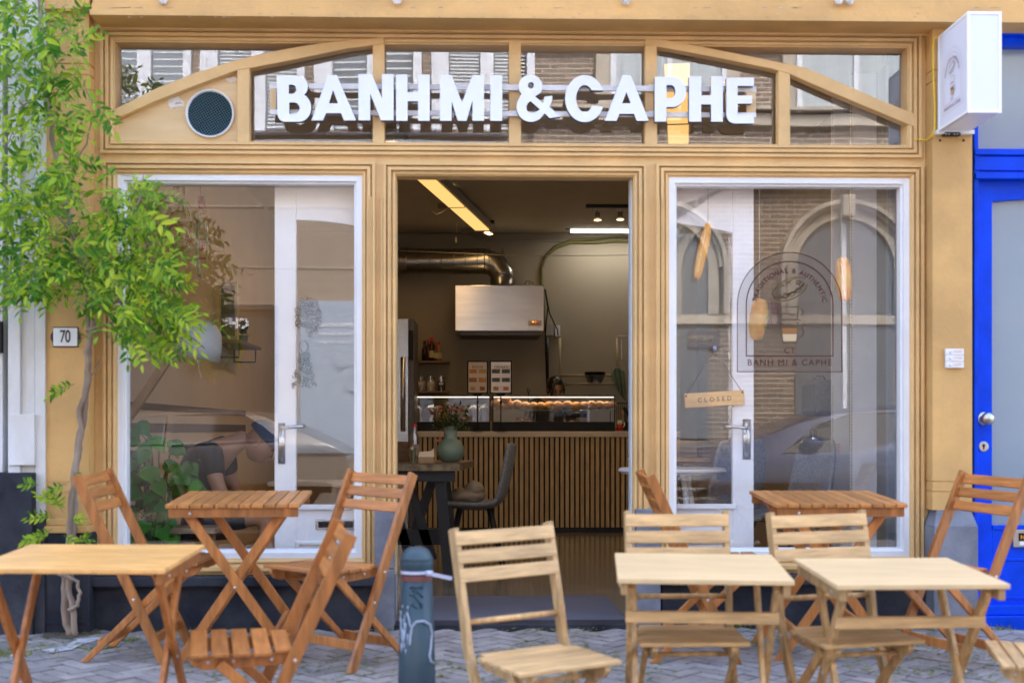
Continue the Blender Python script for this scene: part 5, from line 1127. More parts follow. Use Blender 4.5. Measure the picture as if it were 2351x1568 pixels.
b1 = skin('b', sp, se, SK)
hp_, he_ = hand_pts((-1.13, ym - .15, .508), (1, .1, -.35), (.2, 0, 1), .9); b2 = skin('b', hp_, he_, SK)
hp_, he_ = hand_pts((-1.18, ym + .14, .53), (1, -.5, -.3), (.2, 0, 1), .9); b3 = skin('b', hp_, he_, SK)
join_objs('body', [h1, b1, b2, b3], SK, man); eyes(Mh @ Matrix.Translation((0, 0, 0)), man)
sh_ = [(p, tuple(x + .014 for x in (r if isinstance(r, tuple) else (r, r)))) for p, r in (sp[0], sp[1], sp[2], sp[3], sp[4], sp[6], sp[7], sp[11], sp[12])]
sh_[4] = ((-1.275, ym, .875), (.065, .065))
skin('tshirt', sh_, [(0,1),(1,2),(2,3),(3,4),(3,5),(5,6),(3,7),(7,8)], SHIRT, man)
skin('shorts', [((-1.48, ym, .50), (.16, .14)), ((-1.40, ym - .10, .475), .104), ((-1.24, ym - .13, .48), .092), ((-1.13, ym - .14, .478), .082), ((-1.40, ym + .10, .475), .104), ((-1.22, ym + .13, .48), .092), ((-1.12, ym + .14, .478), .082)], [(0,1),(1,2),(2,3),(0,4),(4,5),(5,6)], mat('dark_shorts', (.02,.025,.04), .85), man)
q = MB(); q.ell((-.008, 0, .040), (.104, .086, .088), n=24, m=16)
bmesh.ops.bisect_plane(q.b, geom=q.b.verts[:] + q.b.edges[:] + q.b.faces[:], plane_co=(0, 0, .028), plane_no=(0.15, 0, 1), clear_inner=True)
pts = [(.07 + .085 * math.cos(a) , .068 * math.sin(a)) for a in [(-90 + 18 * k) * math.pi / 180 for k in range(11)]]
q.prism(pts, lambda u, v, t: Vector((u, v, t - v * v * 2.0)), .030, .036); q.xf(Mh); q.build('cap', NAV, man, smooth=True)
for sy in (-.155, .155):
    q = MB(); q.ell((-1.04, ym + sy, .04), (.13, .048, .045)); q.build('shoe', BLACK, man, smooth=True)
man.location = (-.095, 0, 0)
# woman behind counter -----------------------------------------------------
wo = thing('person', 'woman with dark tied back hair in dark shirt looking down behind the display case', 'person', (0, 0, 0))
yw = 6.32; c = P(1275, 892, yw)
hq, Mw = head_mesh(c, (.28, -.80, -.48), (.1, -.45, .85), .93); h1 = hq.build('h', SKW)
x0 = c.x - .06
sp = [((x0, yw + .08, .80), (.14, .10)), ((x0, yw + .08, .95), (.125, .09)), ((x0, yw + .07, 1.10), (.15, .10)), ((x0 + .01, yw + .05, 1.21), (.12, .075)), ((x0 + .02, yw + .03, 1.26), .045), ((c.x - .02, yw + .01, 1.30), .042),
      ((x0 - .17, yw + .03, 1.18), .055), ((x0 - .21, yw - .04, 1.0), .042), ((x0 - .10, yw - .16, .97), .033), ((x0 - .02, yw - .20, .97), .025),
      ((x0 + .18, yw + .03, 1.18), .055), ((x0 + .22, yw - .04, 1.0), .042), ((x0 + .13, yw - .16, .97), .033), ((x0 + .06, yw - .20, .97), .025),
      ((x0 - .09, yw + .08, .45), .08), ((x0 - .09, yw + .08, .05), .05), ((x0 + .09, yw + .08, .45), .08), ((x0 + .09, yw + .08, .05), .05)]
se = [(0,1),(1,2),(2,3),(3,4),(4,5),(3,6),(6,7),(7,8),(8,9),(3,10),(10,11),(11,12),(12,13),(0,14),(14,15),(0,16),(16,17)]
b1 = skin('b', sp, se, SKW); hs_ = []
for wp, dd_ in (((x0 - .01, yw - .205, .97), (.6, -.7, -.2)), ((x0 + .05, yw - .205, .97), (-.6, -.7, -.2))):
    hp_, he_ = hand_pts(wp, dd_, (0, 0, 1), .8); hs_.append(skin('b', hp_, he_, SKW))
join_objs('body', [h1, b1] + hs_, SKW, wo); eyes(Mw @ Matrix.Diagonal((.93, .93, .93, 1)), wo)
HAIR = mat('black_hair', (.012,.009,.008), .35, var=.3, vscale=3, stretch=(30,30,2))
q = MB(); q.ell((-.012, 0, .022), (.104, .086, .112), n=24, m=16)
for v in q.b.verts:
    if v.co.x > .045 and v.co.z < .065: v.co.x = .045 + (v.co.x - .045) * .1
    if v.co.z < -.03: v.co.z = -.03 + (v.co.z + .03) * .5
q.tube([(.05, -.05, .09), (.085, -.062, .03), (.080, -.068, -.04), (.07, -.066, -.10)], [.012, .013, .010, .004], 6)
q.tube([(.05, .05, .09), (.085, .062, .03), (.080, .068, -.03)], [.012, .013, .005], 6)
q.tube([(-.09, 0, .03), (-.13, 0, -.01), (-.13, -.01, -.09), (-.12, -.02, -.16)], [.03, .035, .028, .006], 8)
q.xf(Matrix.Diagonal((.93, .93, .93, 1))); q.xf(Mw); q.build('hair', HAIR, wo, smooth=True)
sh_ = [(p, tuple(x + .012 for x in (r if isinstance(r, tuple) else (r, r)))) for p, r in (sp[0], sp[1], sp[2], sp[3], sp[6], sp[7], sp[10], sp[11])]
skin('shirt', sh_, [(0,1),(1,2),(2,3),(3,4),(4,5),(3,6),(6,7)], mat('charcoal_shirt', (.02,.022,.028), .85), wo)
skin('trousers', [((x0, yw + .08, .82), (.15, .11)), ((x0 - .09, yw + .08, .45), .092), ((x0 - .09, yw + .08, .08), .062), ((x0 + .09, yw + .08, .45), .092), ((x0 + .09, yw + .08, .08), .062)], [(0,1),(1,2),(0,3),(3,4)], BLACK, wo)
# ================================================================== GROUND
JOINT = mat('joint_sand', (.12,.11,.08), .95, col2=(.26,.29,.05), vscale=2.6)
STREETM = brick('street_clinker', (.17,.15,.16), (.13,.12,.135), (.09,.09,.07), .2, .09, .008, rot=(0, 0, R(45)), bump=.5, noise_amt=.3)
q = MB(); ys = [-1.46, -2.0, -2.96, -4, -8, -60, -300]
for a, b in zip(ys, ys[1:]): q.quad((-300, a, street(a - 1e-4)), (300, a, street(a - 1e-4)), (300, b, street(b)), (-300, b, street(b)))
tagS(q.build('street', STREETM))
q = MB(); q.quad((-300, .3, -.014), (300, .3, -.014), (300, -.3, street(-.3) - .012), (-300, -.3, street(-.3) - .012)); q.quad((-300, -.3, street(-.3) - .012), (300, -.3, street(-.3) - .012), (300, -1.36, street(-1.36) - .012), (-300, -1.36, street(-1.36) - .012))
tagS(q.build('pavement_joints', JOINT))
q = MB(); q.box(-300, 300, -1.46, -1.36, -.5, street(-1.4)); tagS(q.build('kerb', STONE))
PAV = mat('purple_grey_paver', (.335,.305,.295), .8, col2=(.235,.215,.215), vscale=7, island=.20, bump=.3, bscale=60)
q = MB(); a_ = .072; g_ = .0045; c45 = math.cos(R(45)); rp = random.Random(5)
def pav(cx, cy, w, h):
    pts = []
    for sx, sy in ((-1,-1),(1,-1),(1,1),(-1,1)):
        u, v = cx + sx * (w / 2 - g_), cy + sy * (h / 2 - g_); pts.append((u * c45 - v * c45, u * c45 + v * c45 - .7))
    if any(y > -.03 or y < -1.36 or abs(x) > 3.3 for x, y in pts): return
    dz = rp.uniform(-.0025, .002); tx = rp.uniform(-.02, .02)
    top = [q.b.verts.new((x, y, street(y) + dz + (x - pts[0][0]) * tx)) for x, y in pts]; bot = [q.b.verts.new((x, y, street(y) - .02)) for x, y in pts]
    q.b.faces.new(top)
    for i in range(4): q.b.faces.new((top[i], bot[i], bot[(i + 1) % 4], top[(i + 1) % 4]))
for i in range(-56, 57):
    for j in range(-56, 57):
        r_ = (i - j) % 4
        if r_ == 0: pav((i + 1) * a_, (j + .5) * a_, 2 * a_, a_)
        elif r_ == 2: pav((i + .5) * a_, (j) * a_, a_, 2 * a_)
tagS(q.build('pavement', PAV))
q = MB()     # moss and little weeds in the joints
GRS = leafmat('weed_green', (.09,.15,.02), (.42,.42,.08), .3)
spots = [(12, 1490, .16, 320), (400, 1447, .10, 110), (300, 1462, .06, 60), (222, 1478, .05, 50), (700, 1450, .08, 50), (1650, 1440, .10, 90), (1690, 1432, .06, 60), (1600, 1450, .1, 60), (2110, 1470, .08, 50), (2300, 1440, .06, 70), (420, 1492, .08, 50)]
for px, py, sp_, n_ in spots:
    d = ray(px, py); t_ = HC / -d.z; gx, gy = d.x * t_, -DC + d.y * t_
    for k in range(n_):
        x, y = gx + random.gauss(0, sp_ * .6), min(-.04, gy + random.gauss(0, sp_ * .3)); y = max(y, -1.3); h = random.uniform(.008, .035); z = street(y) - .004
        a = random.uniform(0, 6.28); o_ = Vector((math.cos(a), math.sin(a), 0)) * .003; l_ = Vector((random.uniform(-1, 1), random.uniform(-1, 1), 0)) * h * .7
        q.quad((x - o_.x, y - o_.y, z), (x + o_.x, y + o_.y, z), Vector((x, y, z + h)) + l_, Vector((x, y, z + h * .6)) + l_ * .5)
for k in range(5200):
    x, y = random.uniform(-2.6, 2.6), random.uniform(-1.35, -.05); z = street(y) + .0045
    if noise.noise(Vector((x * 1.7, y * 1.7, 3))) < .02: continue
    s_ = random.uniform(.004, .013); a = random.uniform(0, 3)
    q.quad((x - s_, y, z), (x, y - s_ * .7, z), (x + s_, y + .002, z + .003), (x + .001, y + s_, z))
tag(q.build('weeds', GRS), 'moss and small weeds growing in the pavement joints', 'weeds', kind='stuff')
q = MB(); LIT = mat('pale_litter', (.5,.47,.45), .9, var=.4, vscale=60)
for k in range(220):
    x, y = random.uniform(-2.6, 2.6), random.uniform(-1.3, -.04); s_ = random.uniform(.002, .007); z = street(y) + .006
    q.quad((x - s_, y, z), (x, y - s_, z), (x + s_, y, z + .001), (x, y + s_ * .6, z))
tag(q.build('litter', LIT), 'small pale crumbs and blossom scattered over the paving', 'litter', kind='stuff')
q = MB(); pts = [(95, 1492), (150, 1480), (180, 1466), (232, 1461), (236, 1466), (190, 1477), (165, 1490), (110, 1499)]
def gp(px, py, dz=.003):
    d = ray(px, py); t_ = HC / -d.z
    for _ in range(6):
        y = -DC + d.y * t_; t_ = (HC - street(y) - dz) / -d.z
    return Vector((d.x * t_, -DC + d.y * t_, street(-DC + d.y * t_) + dz))
q.b.faces.new([q.b.verts.new(gp(*p)) for p in pts]); tag(q.build('paint_streak', mat('chalky_paint', (.50,.50,.56), .9, var=.3, vscale=20)), 'pale paint streak on the paving beside the vine stem', 'paint mark')
q = MB(); pts = [(98, 1462), (160, 1466), (232, 1452), (225, 1442), (100, 1448)]
q.b.faces.new([q.b.verts.new(gp(*p, .004)) for p in pts]); tagS(q.build('soil', mat('dark_soil', (.05,.035,.03), .95, col2=(.16,.12,.09), vscale=40, bump=1, bscale=90)))
# door mat and threshold
q = MB(); q.box(X(908, .06), X(1457, .06), -.06, .10, -.1, .012); tagS(q.build('threshold', DSTONE))
ma, mb_ = X(985, .15), X(1418, .15); q = MB(); pts = [(ma, .11), (mb_ + .04, .11), (mb_ + .03, .90)] + arc(mb_ - .06, .92, .09, .10, 0, 90, 6) + arc(ma + .06, .92, .09, .10, 90, 180, 6)
q.prism(pts, lambda u, v, t: Vector((u, v, t)), .002, .014); tag(q.build('door_mat', mat('mat_blue_grey', (.12,.125,.165), .95, col2=(.20,.205,.26), vscale=260, bump=.8, bscale=300)), 'blue grey rounded door mat inside the doorway', 'door mat')
# ================================================================== CHAIRS AND TABLES
def make_chair(pal, label):
    W_ = {'brown': BWOOD, 'light': LWOOD}[pal]; top, bend, foot, w, sh = {'brown': ((-.205, .79), (-.05, .46), (.165, .0), .185, .42), 'light': ((-.165, .84), (-.075, .50), (.17, .0), .185, .44)}[pal]
    t = thing('folding_chair', label, 'chair')
    V = lambda p, y: Vector((p[0], y, p[1]))
    def member(name, pts, y, wd=.042, th=.020, bolts=()):
        q = MB(); L = [Vector((a, 0, b)) for a, b in pts]; ring = []
        for i, p in enumerate(L):
            d = (L[min(i + 1, len(L) - 1)] - L[max(i - 1, 0)]).normalized(); n_ = Vector((-d.z, 0, d.x)) * wd / 2
            if i == len(L) - 1 and abs(p.z) < .01: n_ = Vector((n_.x / max(.5, abs(n_.normalized().x)), 0, 0))
            ring.append([q.b.verts.new(p + n_ * a + Vector((0, y + th / 2 * b, 0))) for a, b in ((-1,-1),(1,-1),(1,1),(-1,1))])
        for a, c in zip(ring, ring[1:]):
            for k in range(4): q.b.faces.new((a[k], a[(k + 1) % 4], c[(k + 1) % 4], c[k]))
        q.b.faces.new(ring[0]); q.b.faces.new(ring[-1][::-1]); q.second()
        for x, z in bolts: q.ell((x, y + math.copysign(th / 2 + .0005, y), z), (.0065, .003, .0065), n=8, m=6)
        return q.build(name, [W_, STEEL], t, bevel=.004)
    def at(z):    # x on the long member at height z
        pl_ = [top, bend, foot]
        for a, b in zip(pl_, pl_[1:]):
            if b[1] <= z <= a[1]: return a[0] + (b[0] - a[0]) * (a[1] - z) / (a[1] - b[1])
        return foot[0]
    for sy in (-1, 1):
        pts = [top, bend, foot] if pal == 'brown' else [top, (bend[0] - .008, bend[1] + .05), (bend[0] + .012, bend[1] - .04), foot]
        member('leg', pts, sy * w, bolts=[(at(.27), .27), (at(sh - .02), sh - .03)])
        member('leg', [(.215, sh - .035), (-.185, .0)], sy * (w - .026), .036, .018)
        q = MB(); d = Vector((bend[0] - top[0], 0, bend[1] - top[1])).normalized()
    for k in range(3):
        c0 = Vector((top[0], 0, top[1])) + d * (.030 + k * .062) + Vector((-d.z, 0, d.x)) * (-.006)
        q.bar(c0 + Vector((0, -w + .0105, 0)), c0 + Vector((0, w - .0105, 0)), .012, .044, up=-d) if pal == 'brown' else q.bar(c0 + Vector((.026, -w - .008, 0)), c0 + Vector((.026, w + .008, 0)), .014, .046, up=-d)
    q.build('backrest', {'brown': BSLAT, 'light': LSLAT}[pal], t, bevel=.003)
    sx0, sx1 = at(sh) + .012, .315 if pal == 'brown' else .30
    if pal == 'light': sx1 = .30
    n = 5 if pal == 'brown' else 7
    q = MB(); pit = (sx1 - sx0) / n
    for k in range(n):
        x0_ = sx0 + k * pit; sl = (.10 if pal == 'brown' else .05)
        z_ = sh + (x0_ - .1) * .02
        q.box(x0_ + .0035, x0_ + pit * (.86 if pal == 'brown' else .92), -(w - .03 if k == 0 else w + .004), (w - .03 if k == 0 else w + .004), z_ - .012, z_ + .002)
    q.build('seat', {'brown': BSLAT, 'light': LSLAT}[pal], t, bevel=.003)
    for sy in (-1, 1):
        q = MB(); y = sy * (w - .048); x1 = sx1 - .005
        pts = [(sx0 - .01, sh - .014), (x1, sh - .012), (x1, sh - .025), (x1 - .02, sh - .048), (x1 - .05, sh - .058), (sx0 + .02, sh - .052), (sx0 - .01, sh - .04)]
        q.prism(pts, lambda u, v, t_: Vector((u, y + t_, v)), -.010, .010); q.second()
        for x in (.05, .17, .25): q.ell((x, y + sy * .0105, sh - .034), (.006, .003, .006), n=8, m=6)
        q.build('seat_rail', [W_, STEEL], t, bevel=.002)
    def rod(x, z, r, y0=w - .01, name='crossbar', flat=False):
        q = MB()
        if flat: q.box(x - .008, x + .008, -y0, y0, z - .02, z + .02)
        else: q.tube([(x, -y0, z), (x, y0, z)], r, 10)
        q.build(name, W_, t, smooth=not flat, bevel=.003 if flat else 0)
    if pal == 'light': rod(at(.535), .535, .010)
    rod(at(.10), .10, .01, flat=True); rod(-.125, .075, .01, w - .035, flat=True); rod(.2, sh - .055, .009, w - .03)
    return t
protoB = make_chair('brown', 'x'); protoL = make_chair('light', 'x'); usedc = {}
def chair(pal, px, z, deg, label, grp, rx=0, gz=None, sc=1.0):
    pr = protoB if pal == 'brown' else protoL
    o = pr if pal not in usedc else copy_tree(pr); usedc[pal] = 1
    x, y = CZ(px, z); place(o, (x, y, street(y) if gz is None else gz), R(deg), rx); o['label'] = label; o['group'] = grp; o.scale = (sc, sc, sc); return o
GB, GL = 'brown folding chairs outside the windows', 'pale folding chairs near the kerb'
SLP, SLS = R(2.0), R(3.4)
chair('brown', 322, 5.66, -4, 'brown folding chair at far left facing right beneath the vine', GB, SLP)
chair('brown', 800, 5.55, 230, 'brown folding chair against the left doorpost turned toward the street', GB, SLP)
chair('brown', 655, 4.58, 192, 'blurred brown folding chair in the left foreground beside the bollard', GB, SLS, sc=1.04)
chair('brown', 1586, 5.66, 0, 'brown folding chair right of the doorway mostly hidden by a pale chair', GB, SLP)
chair('brown', 2195, 5.50, 203, 'brown folding chair at far right before the blue door', GB, SLP)
chair('light', 1205, 4.40, -62, 'pale folding chair standing alone just right of the bollard', GL, SLS)
chair('light', 1563, 4.78, -90, 'pale folding chair tucked behind the left of the two pale tables', GL, SLS)
chair('light', 1912, 4.78, -78, 'pale folding chair behind the right pale table, below the brown table', GL, SLS)
chair('light', 2490, 4.30, 167, 'pale folding chair cut off by the bottom right corner', GL, SLS)
def make_table(pal, label, rot=False):
    W_, Tm = {'brown': (BWOOD, BTOP), 'golden': (BWOOD, BTOP2), 'light': (LWOOD, LTOP)}[pal]; t = thing('folding_table', label, 'table')
    hx, hy, h = (.278, .275, .70) if pal == 'brown' else (.275, .285, .70)
    if pal == 'golden': hy = .325
    q = MB(); n = 11 if pal == 'brown' else 8; pit = 2 * hx / n
    for k in range(n): x0_ = -hx + k * pit; gp_ = .05 if pal == 'brown' else .012; q.box(x0_ + pit * gp_, x0_ + pit * (1 - gp_), -hy, hy, h - .017, h)
    q.build('tabletop', Tm, t, bevel=.0025)
    for sy in (-1, 1):
        q = MB(); q.box(-hx + .012, hx - .012, sy * (hy - .022) - .011, sy * (hy - .022) + .011, h - .056, h - .0175); q.second(); q.ell((-hx + .10, sy * (hy - .010), h - .04), (.006, .003, .006), n=8, m=6); q.build('apron', [W_, STEEL], t, bevel=.004)
    for sy in (-1, 1):
        for sx, off in ((1, .045), (-1, .067)):
            q = MB(); a = Vector((-sx * (hx - .075), sy * (hy - off), h - .03)); b = Vector((sx * (hx - .02), sy * (hy - off), .0)); q.bar(a, b, .019, .040, up=(1, 0, 0)); q.second()
            if sx == 1: q.ell((.0, sy * (hy - .034), (h - .03) * .515), (.007, .004, .007), n=8, m=6)
            q.build('leg', [W_, STEEL], t, bevel=.004)
    for sx, y0, z, wd in ((1, hy - .05, .14, .04), (-1, hy - .07, .14, .04)):
        x_ = sx * (hx - .075) + sx * ( .055) * (1 - z / h) * 1; x_ = -sx * (hx - .075) + (sx * (2 * hx - .095)) * (1 - z / (h - .03))
        q = MB(); q.box(x_ - .009, x_ + .009, -y0, y0, z - wd / 2, z + wd / 2); q.build('stretcher', LSLAT if pal == 'light' else BSLAT, t, bevel=.003)
    if pal == 'light':
        z = .55; x_ = -(hx - .075) + (2 * hx - .095) * (1 - z / (h - .03)) - .05; 
        q = MB(); q.box(x_ + .012, x_ + .030, -hy + .03, hy - .03, z - .02, z + .02); q.build('crossbar', LSLAT, t, bevel=.003)
    return t
def table(pal, px, z, deg, label, grp, rx, first={}, dz=0):
    if pal not in first: first[pal] = o = make_table(pal, label)
    else: o = copy_tree(first[pal])
    x, y = CZ(px, z); place(o, (x, y, street(y) + dz), R(deg), rx); o['label'] = label; o['group'] = grp; return o
table('brown', 560, 5.72, 2, 'brown slatted folding table in front of the left window between two chairs', 'folding tables outside the cafe', R(3.2), dz=-.02)
table('brown', 1888, 5.76, 0, 'brown slatted folding table in front of the right window', 'folding tables outside the cafe', R(3.2), dz=-.02)
table('golden', 222, 4.62, 88, 'golden brown folding table in the left foreground, cut by the frame edge', 'folding tables outside the cafe', SLS, dz=.02)
table('light', 1600, 4.55, 85, 'pale folding table right of the doorway, the left of the two pale tables', 'folding tables outside the cafe', SLS, dz=.0)
table('light', 2048, 4.55, 91, 'pale folding table in the right foreground before the blue door', 'folding tables outside the cafe', SLS, dz=-.015)
# ================================================================== BOLLARD
zb_ = 4.72; bx_, by_ = CZ(957, zb_); g0_ = street(by_); s_ = zb_ / FPX
Hh = lambda py: HC - (py - HZ) * s_ - g0_
BOL = mat('bollard_teal', (.022,.058,.088), .42, col2=(.036,.075,.10), vscale=5, bump=.15, bscale=30)
t = thing('bollard', 'dark teal cast iron bollard with domed cap and graffiti', 'bollard', (bx_, by_, g0_))
q = MB(); q.lathe([(.078, -.02), (.075, .10), (.0685, Hh(1568)), (.0565, Hh(1333))], (0, 0, 0), 40); q.build('post', BOL, t, smooth=True)
q = MB(); q.lathe([(.0568, Hh(1332)), (.0560, Hh(1318))], (0, 0, 0), 40, closed=True); q.build('red_band', mat('red_brown_band', (.20,.07,.06), .5), t, smooth=True)
q = MB(); q.lathe([(.0555, Hh(1318)), (.0562, Hh(1309)), (.059, Hh(1300)), (.0600, Hh(1288)), (.058, Hh(1285)), (.0600, Hh(1283)), (.056, Hh(1279)), (.052, Hh(1272)), (.043, Hh(1262)), (.028, Hh(1256)), (0, Hh(1253.5))], (0, 0, 0), 40); q.build('cap', BOL, t, smooth=True)
GRF = mat('graffiti_pale_blue', (.42,.50,.66), .6)
def ong(px, py, e=.0015):
    r = .0565 + (.0685 - .0565) * (py - 1333) / 235 + e; x = max(-.999, min(.999, (px - 957) * s_ / r)); a = math.asin(x)
    return Vector((r * math.sin(a), -r * math.cos(a), Hh(py)))
for pts, w in (([(943, 1475), (944, 1455), (948, 1432), (958, 1421), (975, 1420), (988, 1430), (992, 1450), (990, 1480), (987, 1500), (990, 1513), (996, 1518)], .0045), ([(944, 1432), (940, 1412), (936, 1400)], .0035)):
    q = MB(); fine = []
    for a, b in zip(pts, pts[1:]): fine += [ong(a[0] + (b[0] - a[0]) * k / 4, a[1] + (b[1] - a[1]) * k / 4) for k in range(4)]
    q.tube(fine + [ong(*pts[-1])], w, 6, flat=1); q.build('graffiti', GRF, t, smooth=True)
q = MB(); rr = random.Random(2)
for k in range(26):
    px = 919 + abs(rr.gauss(0, 8)); py = rr.uniform(1390, 1500); l_ = rr.uniform(8, 30)
    if px > 945: continue
    q.tube([ong(px, py, .0004), ong(px + 1, py - l_, .0004)], [.0008, .0035], 5)
q.build('paint_smear', GRF, t, smooth=True)
q = MB()   # cast emblem relief
for pts in ([(943, 1345), (950, 1341), (958, 1344), (966, 1341), (972, 1346)], [(948, 1352), (956, 1350), (966, 1358), (972, 1366)], [(942, 1360), (952, 1362), (960, 1372), (972, 1384)], [(952, 1378), (945, 1384), (960, 1390)], [(958, 1350), (952, 1362), (964, 1376), (970, 1392)]): q.tube([ong(*p, 0) for p in pts], .003, 6)
q.build('cast_emblem', BOL, t, smooth=True)
zt_ = thing('cable_tie', 'white plastic tie strapped round the bollard neck with a long tail', 'cable tie', (bx_, by_, g0_))
TIE = mat('tie_white', (.62,.66,.85), .35)
q = MB(); q.lathe([(.0585, Hh(1315)), (.0585, Hh(1308))], (0, 0, 0), 32, closed=True); q.box(.035, .055, -.062, -.045, Hh(1318), Hh(1306)); q.build('band', TIE, zt_, smooth=True)
q = MB(); q.bar((.048, -.054, Hh(1313)), (.128, -.066, Hh(1323)), .003, .013); q.build('tail', TIE, zt_)
# ================================================================== CLIMBING VINE
VG = leafmat('wisteria_leaf', (.05,.20,.012), (.50,.66,.05), .45, .4); VGY = leafmat('wisteria_young_leaf', (.30,.50,.03), (.60,.66,.05), .45, .4)
BARK = mat('vine_bark', (.22,.15,.11), .85, col2=(.36,.28,.22), vscale=14, stretch=(1,1,.3), bump=.6, bscale=50)
vine = thing('wisteria_vine', 'green wisteria vine climbing the left pilaster with twisted bare stems', 'climbing plant', P(163, 1455, -.16))
VO = vine.location.copy(); rv = random.Random(11)
def leafpin(q, base, d, L, nl, sz):
    d = d.normalized(); side = d.cross(Vector((rv.uniform(-.4, .4), -1, rv.uniform(.0, .8)))).normalized(); nrm = side.cross(d).normalized(); p = Vector(base); st_ = L / nl
    pts = [p.copy()]
    for k in range(nl):
        d = (d + Vector((0, 0, -.10))).normalized(); p = p + d * st_; pts.append(p.copy())
        for sg in ((-1, 1) if k < nl - 1 else (0,)):
            ld = (d * (.55 if sg else 1) + side * sg * .9 + Vector((rv.uniform(-.2, .2), rv.uniform(-.25, .25), rv.uniform(-.35, .1)))).normalized(); s = sz * rv.uniform(.8, 1.15) * (.8 + .4 * math.sin(math.pi * k / nl))
            w = ld.cross(nrm + Vector((rv.uniform(-.4, .4), rv.uniform(-.4, .4), 0))).normalized() * s * .16; up_ = w.cross(ld).normalized() * s * .05
            a = [p, p + ld * s * .28 + w + up_, p + ld * s * .62 + w * .95 + up_, p + ld * s - up_, p + ld * s * .62 - w * .95 + up_, p + ld * s * .28 - w + up_, p + ld * s * .45 - up_]
            v = [q.b.verts.new(x - VO) for x in a]
            q.b.faces.new((v[0], v[1], v[6])); q.b.faces.new((v[1], v[2], v[6])); q.b.faces.new((v[2], v[3], v[6])); q.b.faces.new((v[3], v[4], v[6])); q.b.faces.new((v[4], v[5], v[6])); q.b.faces.new((v[5], v[0], v[6]))
    return pts
clus = [(40, 60, 70, 90, 60, 0), (120, 40, 75, 55, 40, 0), (60, 190, 85, 90, 60, 0), (150, 150, 55, 80, 22, 0), (40, 330, 60, 70, 26, 0), (170, 260, 60, 60, 20, 0), (110, 330, 70, 50, 16, 0), (70, 420, 110, 50, 60, 0), (150, 385, 60, 45, 26, 0),
        (60, 500, 90, 50, 45, 0), (190, 470, 70, 55, 34, 0), (60, 590, 85, 60, 52, 0), (170, 590, 100, 65, 75, 0), (290, 560, 90, 60, 50, 0), (310, 470, 60, 50, 30, 1), (345, 440, 45, 35, 12, 1), (240, 660, 90, 55, 52, 0), (330, 640, 70, 60, 44, 1), (390, 590, 35, 40, 10, 1), (380, 660, 45, 45, 16, 1),
        (110, 640, 100, 40, 40, 0), (15, 660, 40, 50, 16, 0), (310, 730, 85, 40, 38, 0), (390, 740, 60, 45, 22, 1), (270, 760, 45, 30, 14, 0), (330, 785, 50, 25, 14, 0), (460, 720, 45, 22, 7, 1), (250, 440, 40, 40, 9, 0), (300, 395, 25, 30, 4, 0), (210, 520, 40, 40, 12, 0)]
lq = [MB(), MB()]; tw = MB(); rq = MB()
for cx, cy, rx, ry, n_, yg in clus:
    for k in range(int(n_ * .72)):
        a, r_ = rv.uniform(0, 6.28), math.sqrt(rv.random()); px, py = cx - (38 * yg if cx > 300 else 0) + rx * r_ * math.cos(a), cy + ry * r_ * math.sin(a)
        if 95 < px < 205 and py > 672: continue
        Yv = rv.uniform(-.62, -.16); b_ = P(px, py, Yv); out = Vector(((px - 150) / 260 + rv.uniform(-.6, .6), rv.uniform(-.7, .1), rv.uniform(-.7, .35)))
        young = rv.random() < (.5 if yg else .16)
        pts = leafpin(lq[1 if young else 0], b_, out, rv.uniform(.09, .19), rv.randint(3, 6), rv.choice((rv.uniform(.024, .04), rv.uniform(.038, .066))))
        rq.tube([p - VO for p in pts], .0011, 3, cap=False)
for px, py, dx, dz, L, n_ in ((170, 885, -1, -.15, .16, 7), (150, 1110, -1, -.3, .10, 4), (165, 1085, .6, -.6, .08, 4), (120, 1215, -.9, -.3, .14, 5), (110, 1235, -.8, .1, .12, 5), (150, 1225, .6, -.2, .10, 4), (130, 1160, -.5, .5, .12, 5), (105, 1245, -1, -.1, .12, 5), (160, 1200, .6, .3, .08, 4), (90, 1115, -.7, .2, .08, 4), (125, 1185, -.8, .2, .14, 5), (145, 1170, -.3, .8, .10, 4), (175, 1240, .7, .2, .08, 4)):
    for r3 in range(2):
        pts = leafpin(lq[1 if py > 1150 and rv.random() < .5 else 0], P(px + rv.uniform(-6, 6), py + rv.uniform(-6, 6), -.22 - .05 * r3), Vector((dx, -.2, dz)), L * .8, n_, .034); rq.tube([p - VO for p in pts], .0011, 3, cap=False)
lq[0].build('foliage', VG, vine); fo = lq[1].build('young_foliage', VGY, vine)
def stem(pts, Y0, r0, r1, wob=.006):
    out = []
    for i in range(len(pts) - 1):
        for k in range(4):
            u = k / 4; p = P(pts[i][0] * (1 - u) + pts[i + 1][0] * u, pts[i][1] * (1 - u) + pts[i + 1][1] * u, Y0) + Vector((rv.uniform(-wob, wob), rv.uniform(-wob, wob), 0)); out.append(p - VO)
    out.append(P(*pts[-1], Y0) - VO); n_ = len(out); return out, [1.35 * (r0 + (r1 - r0) * i / (n_ - 1)) for i in range(n_)]
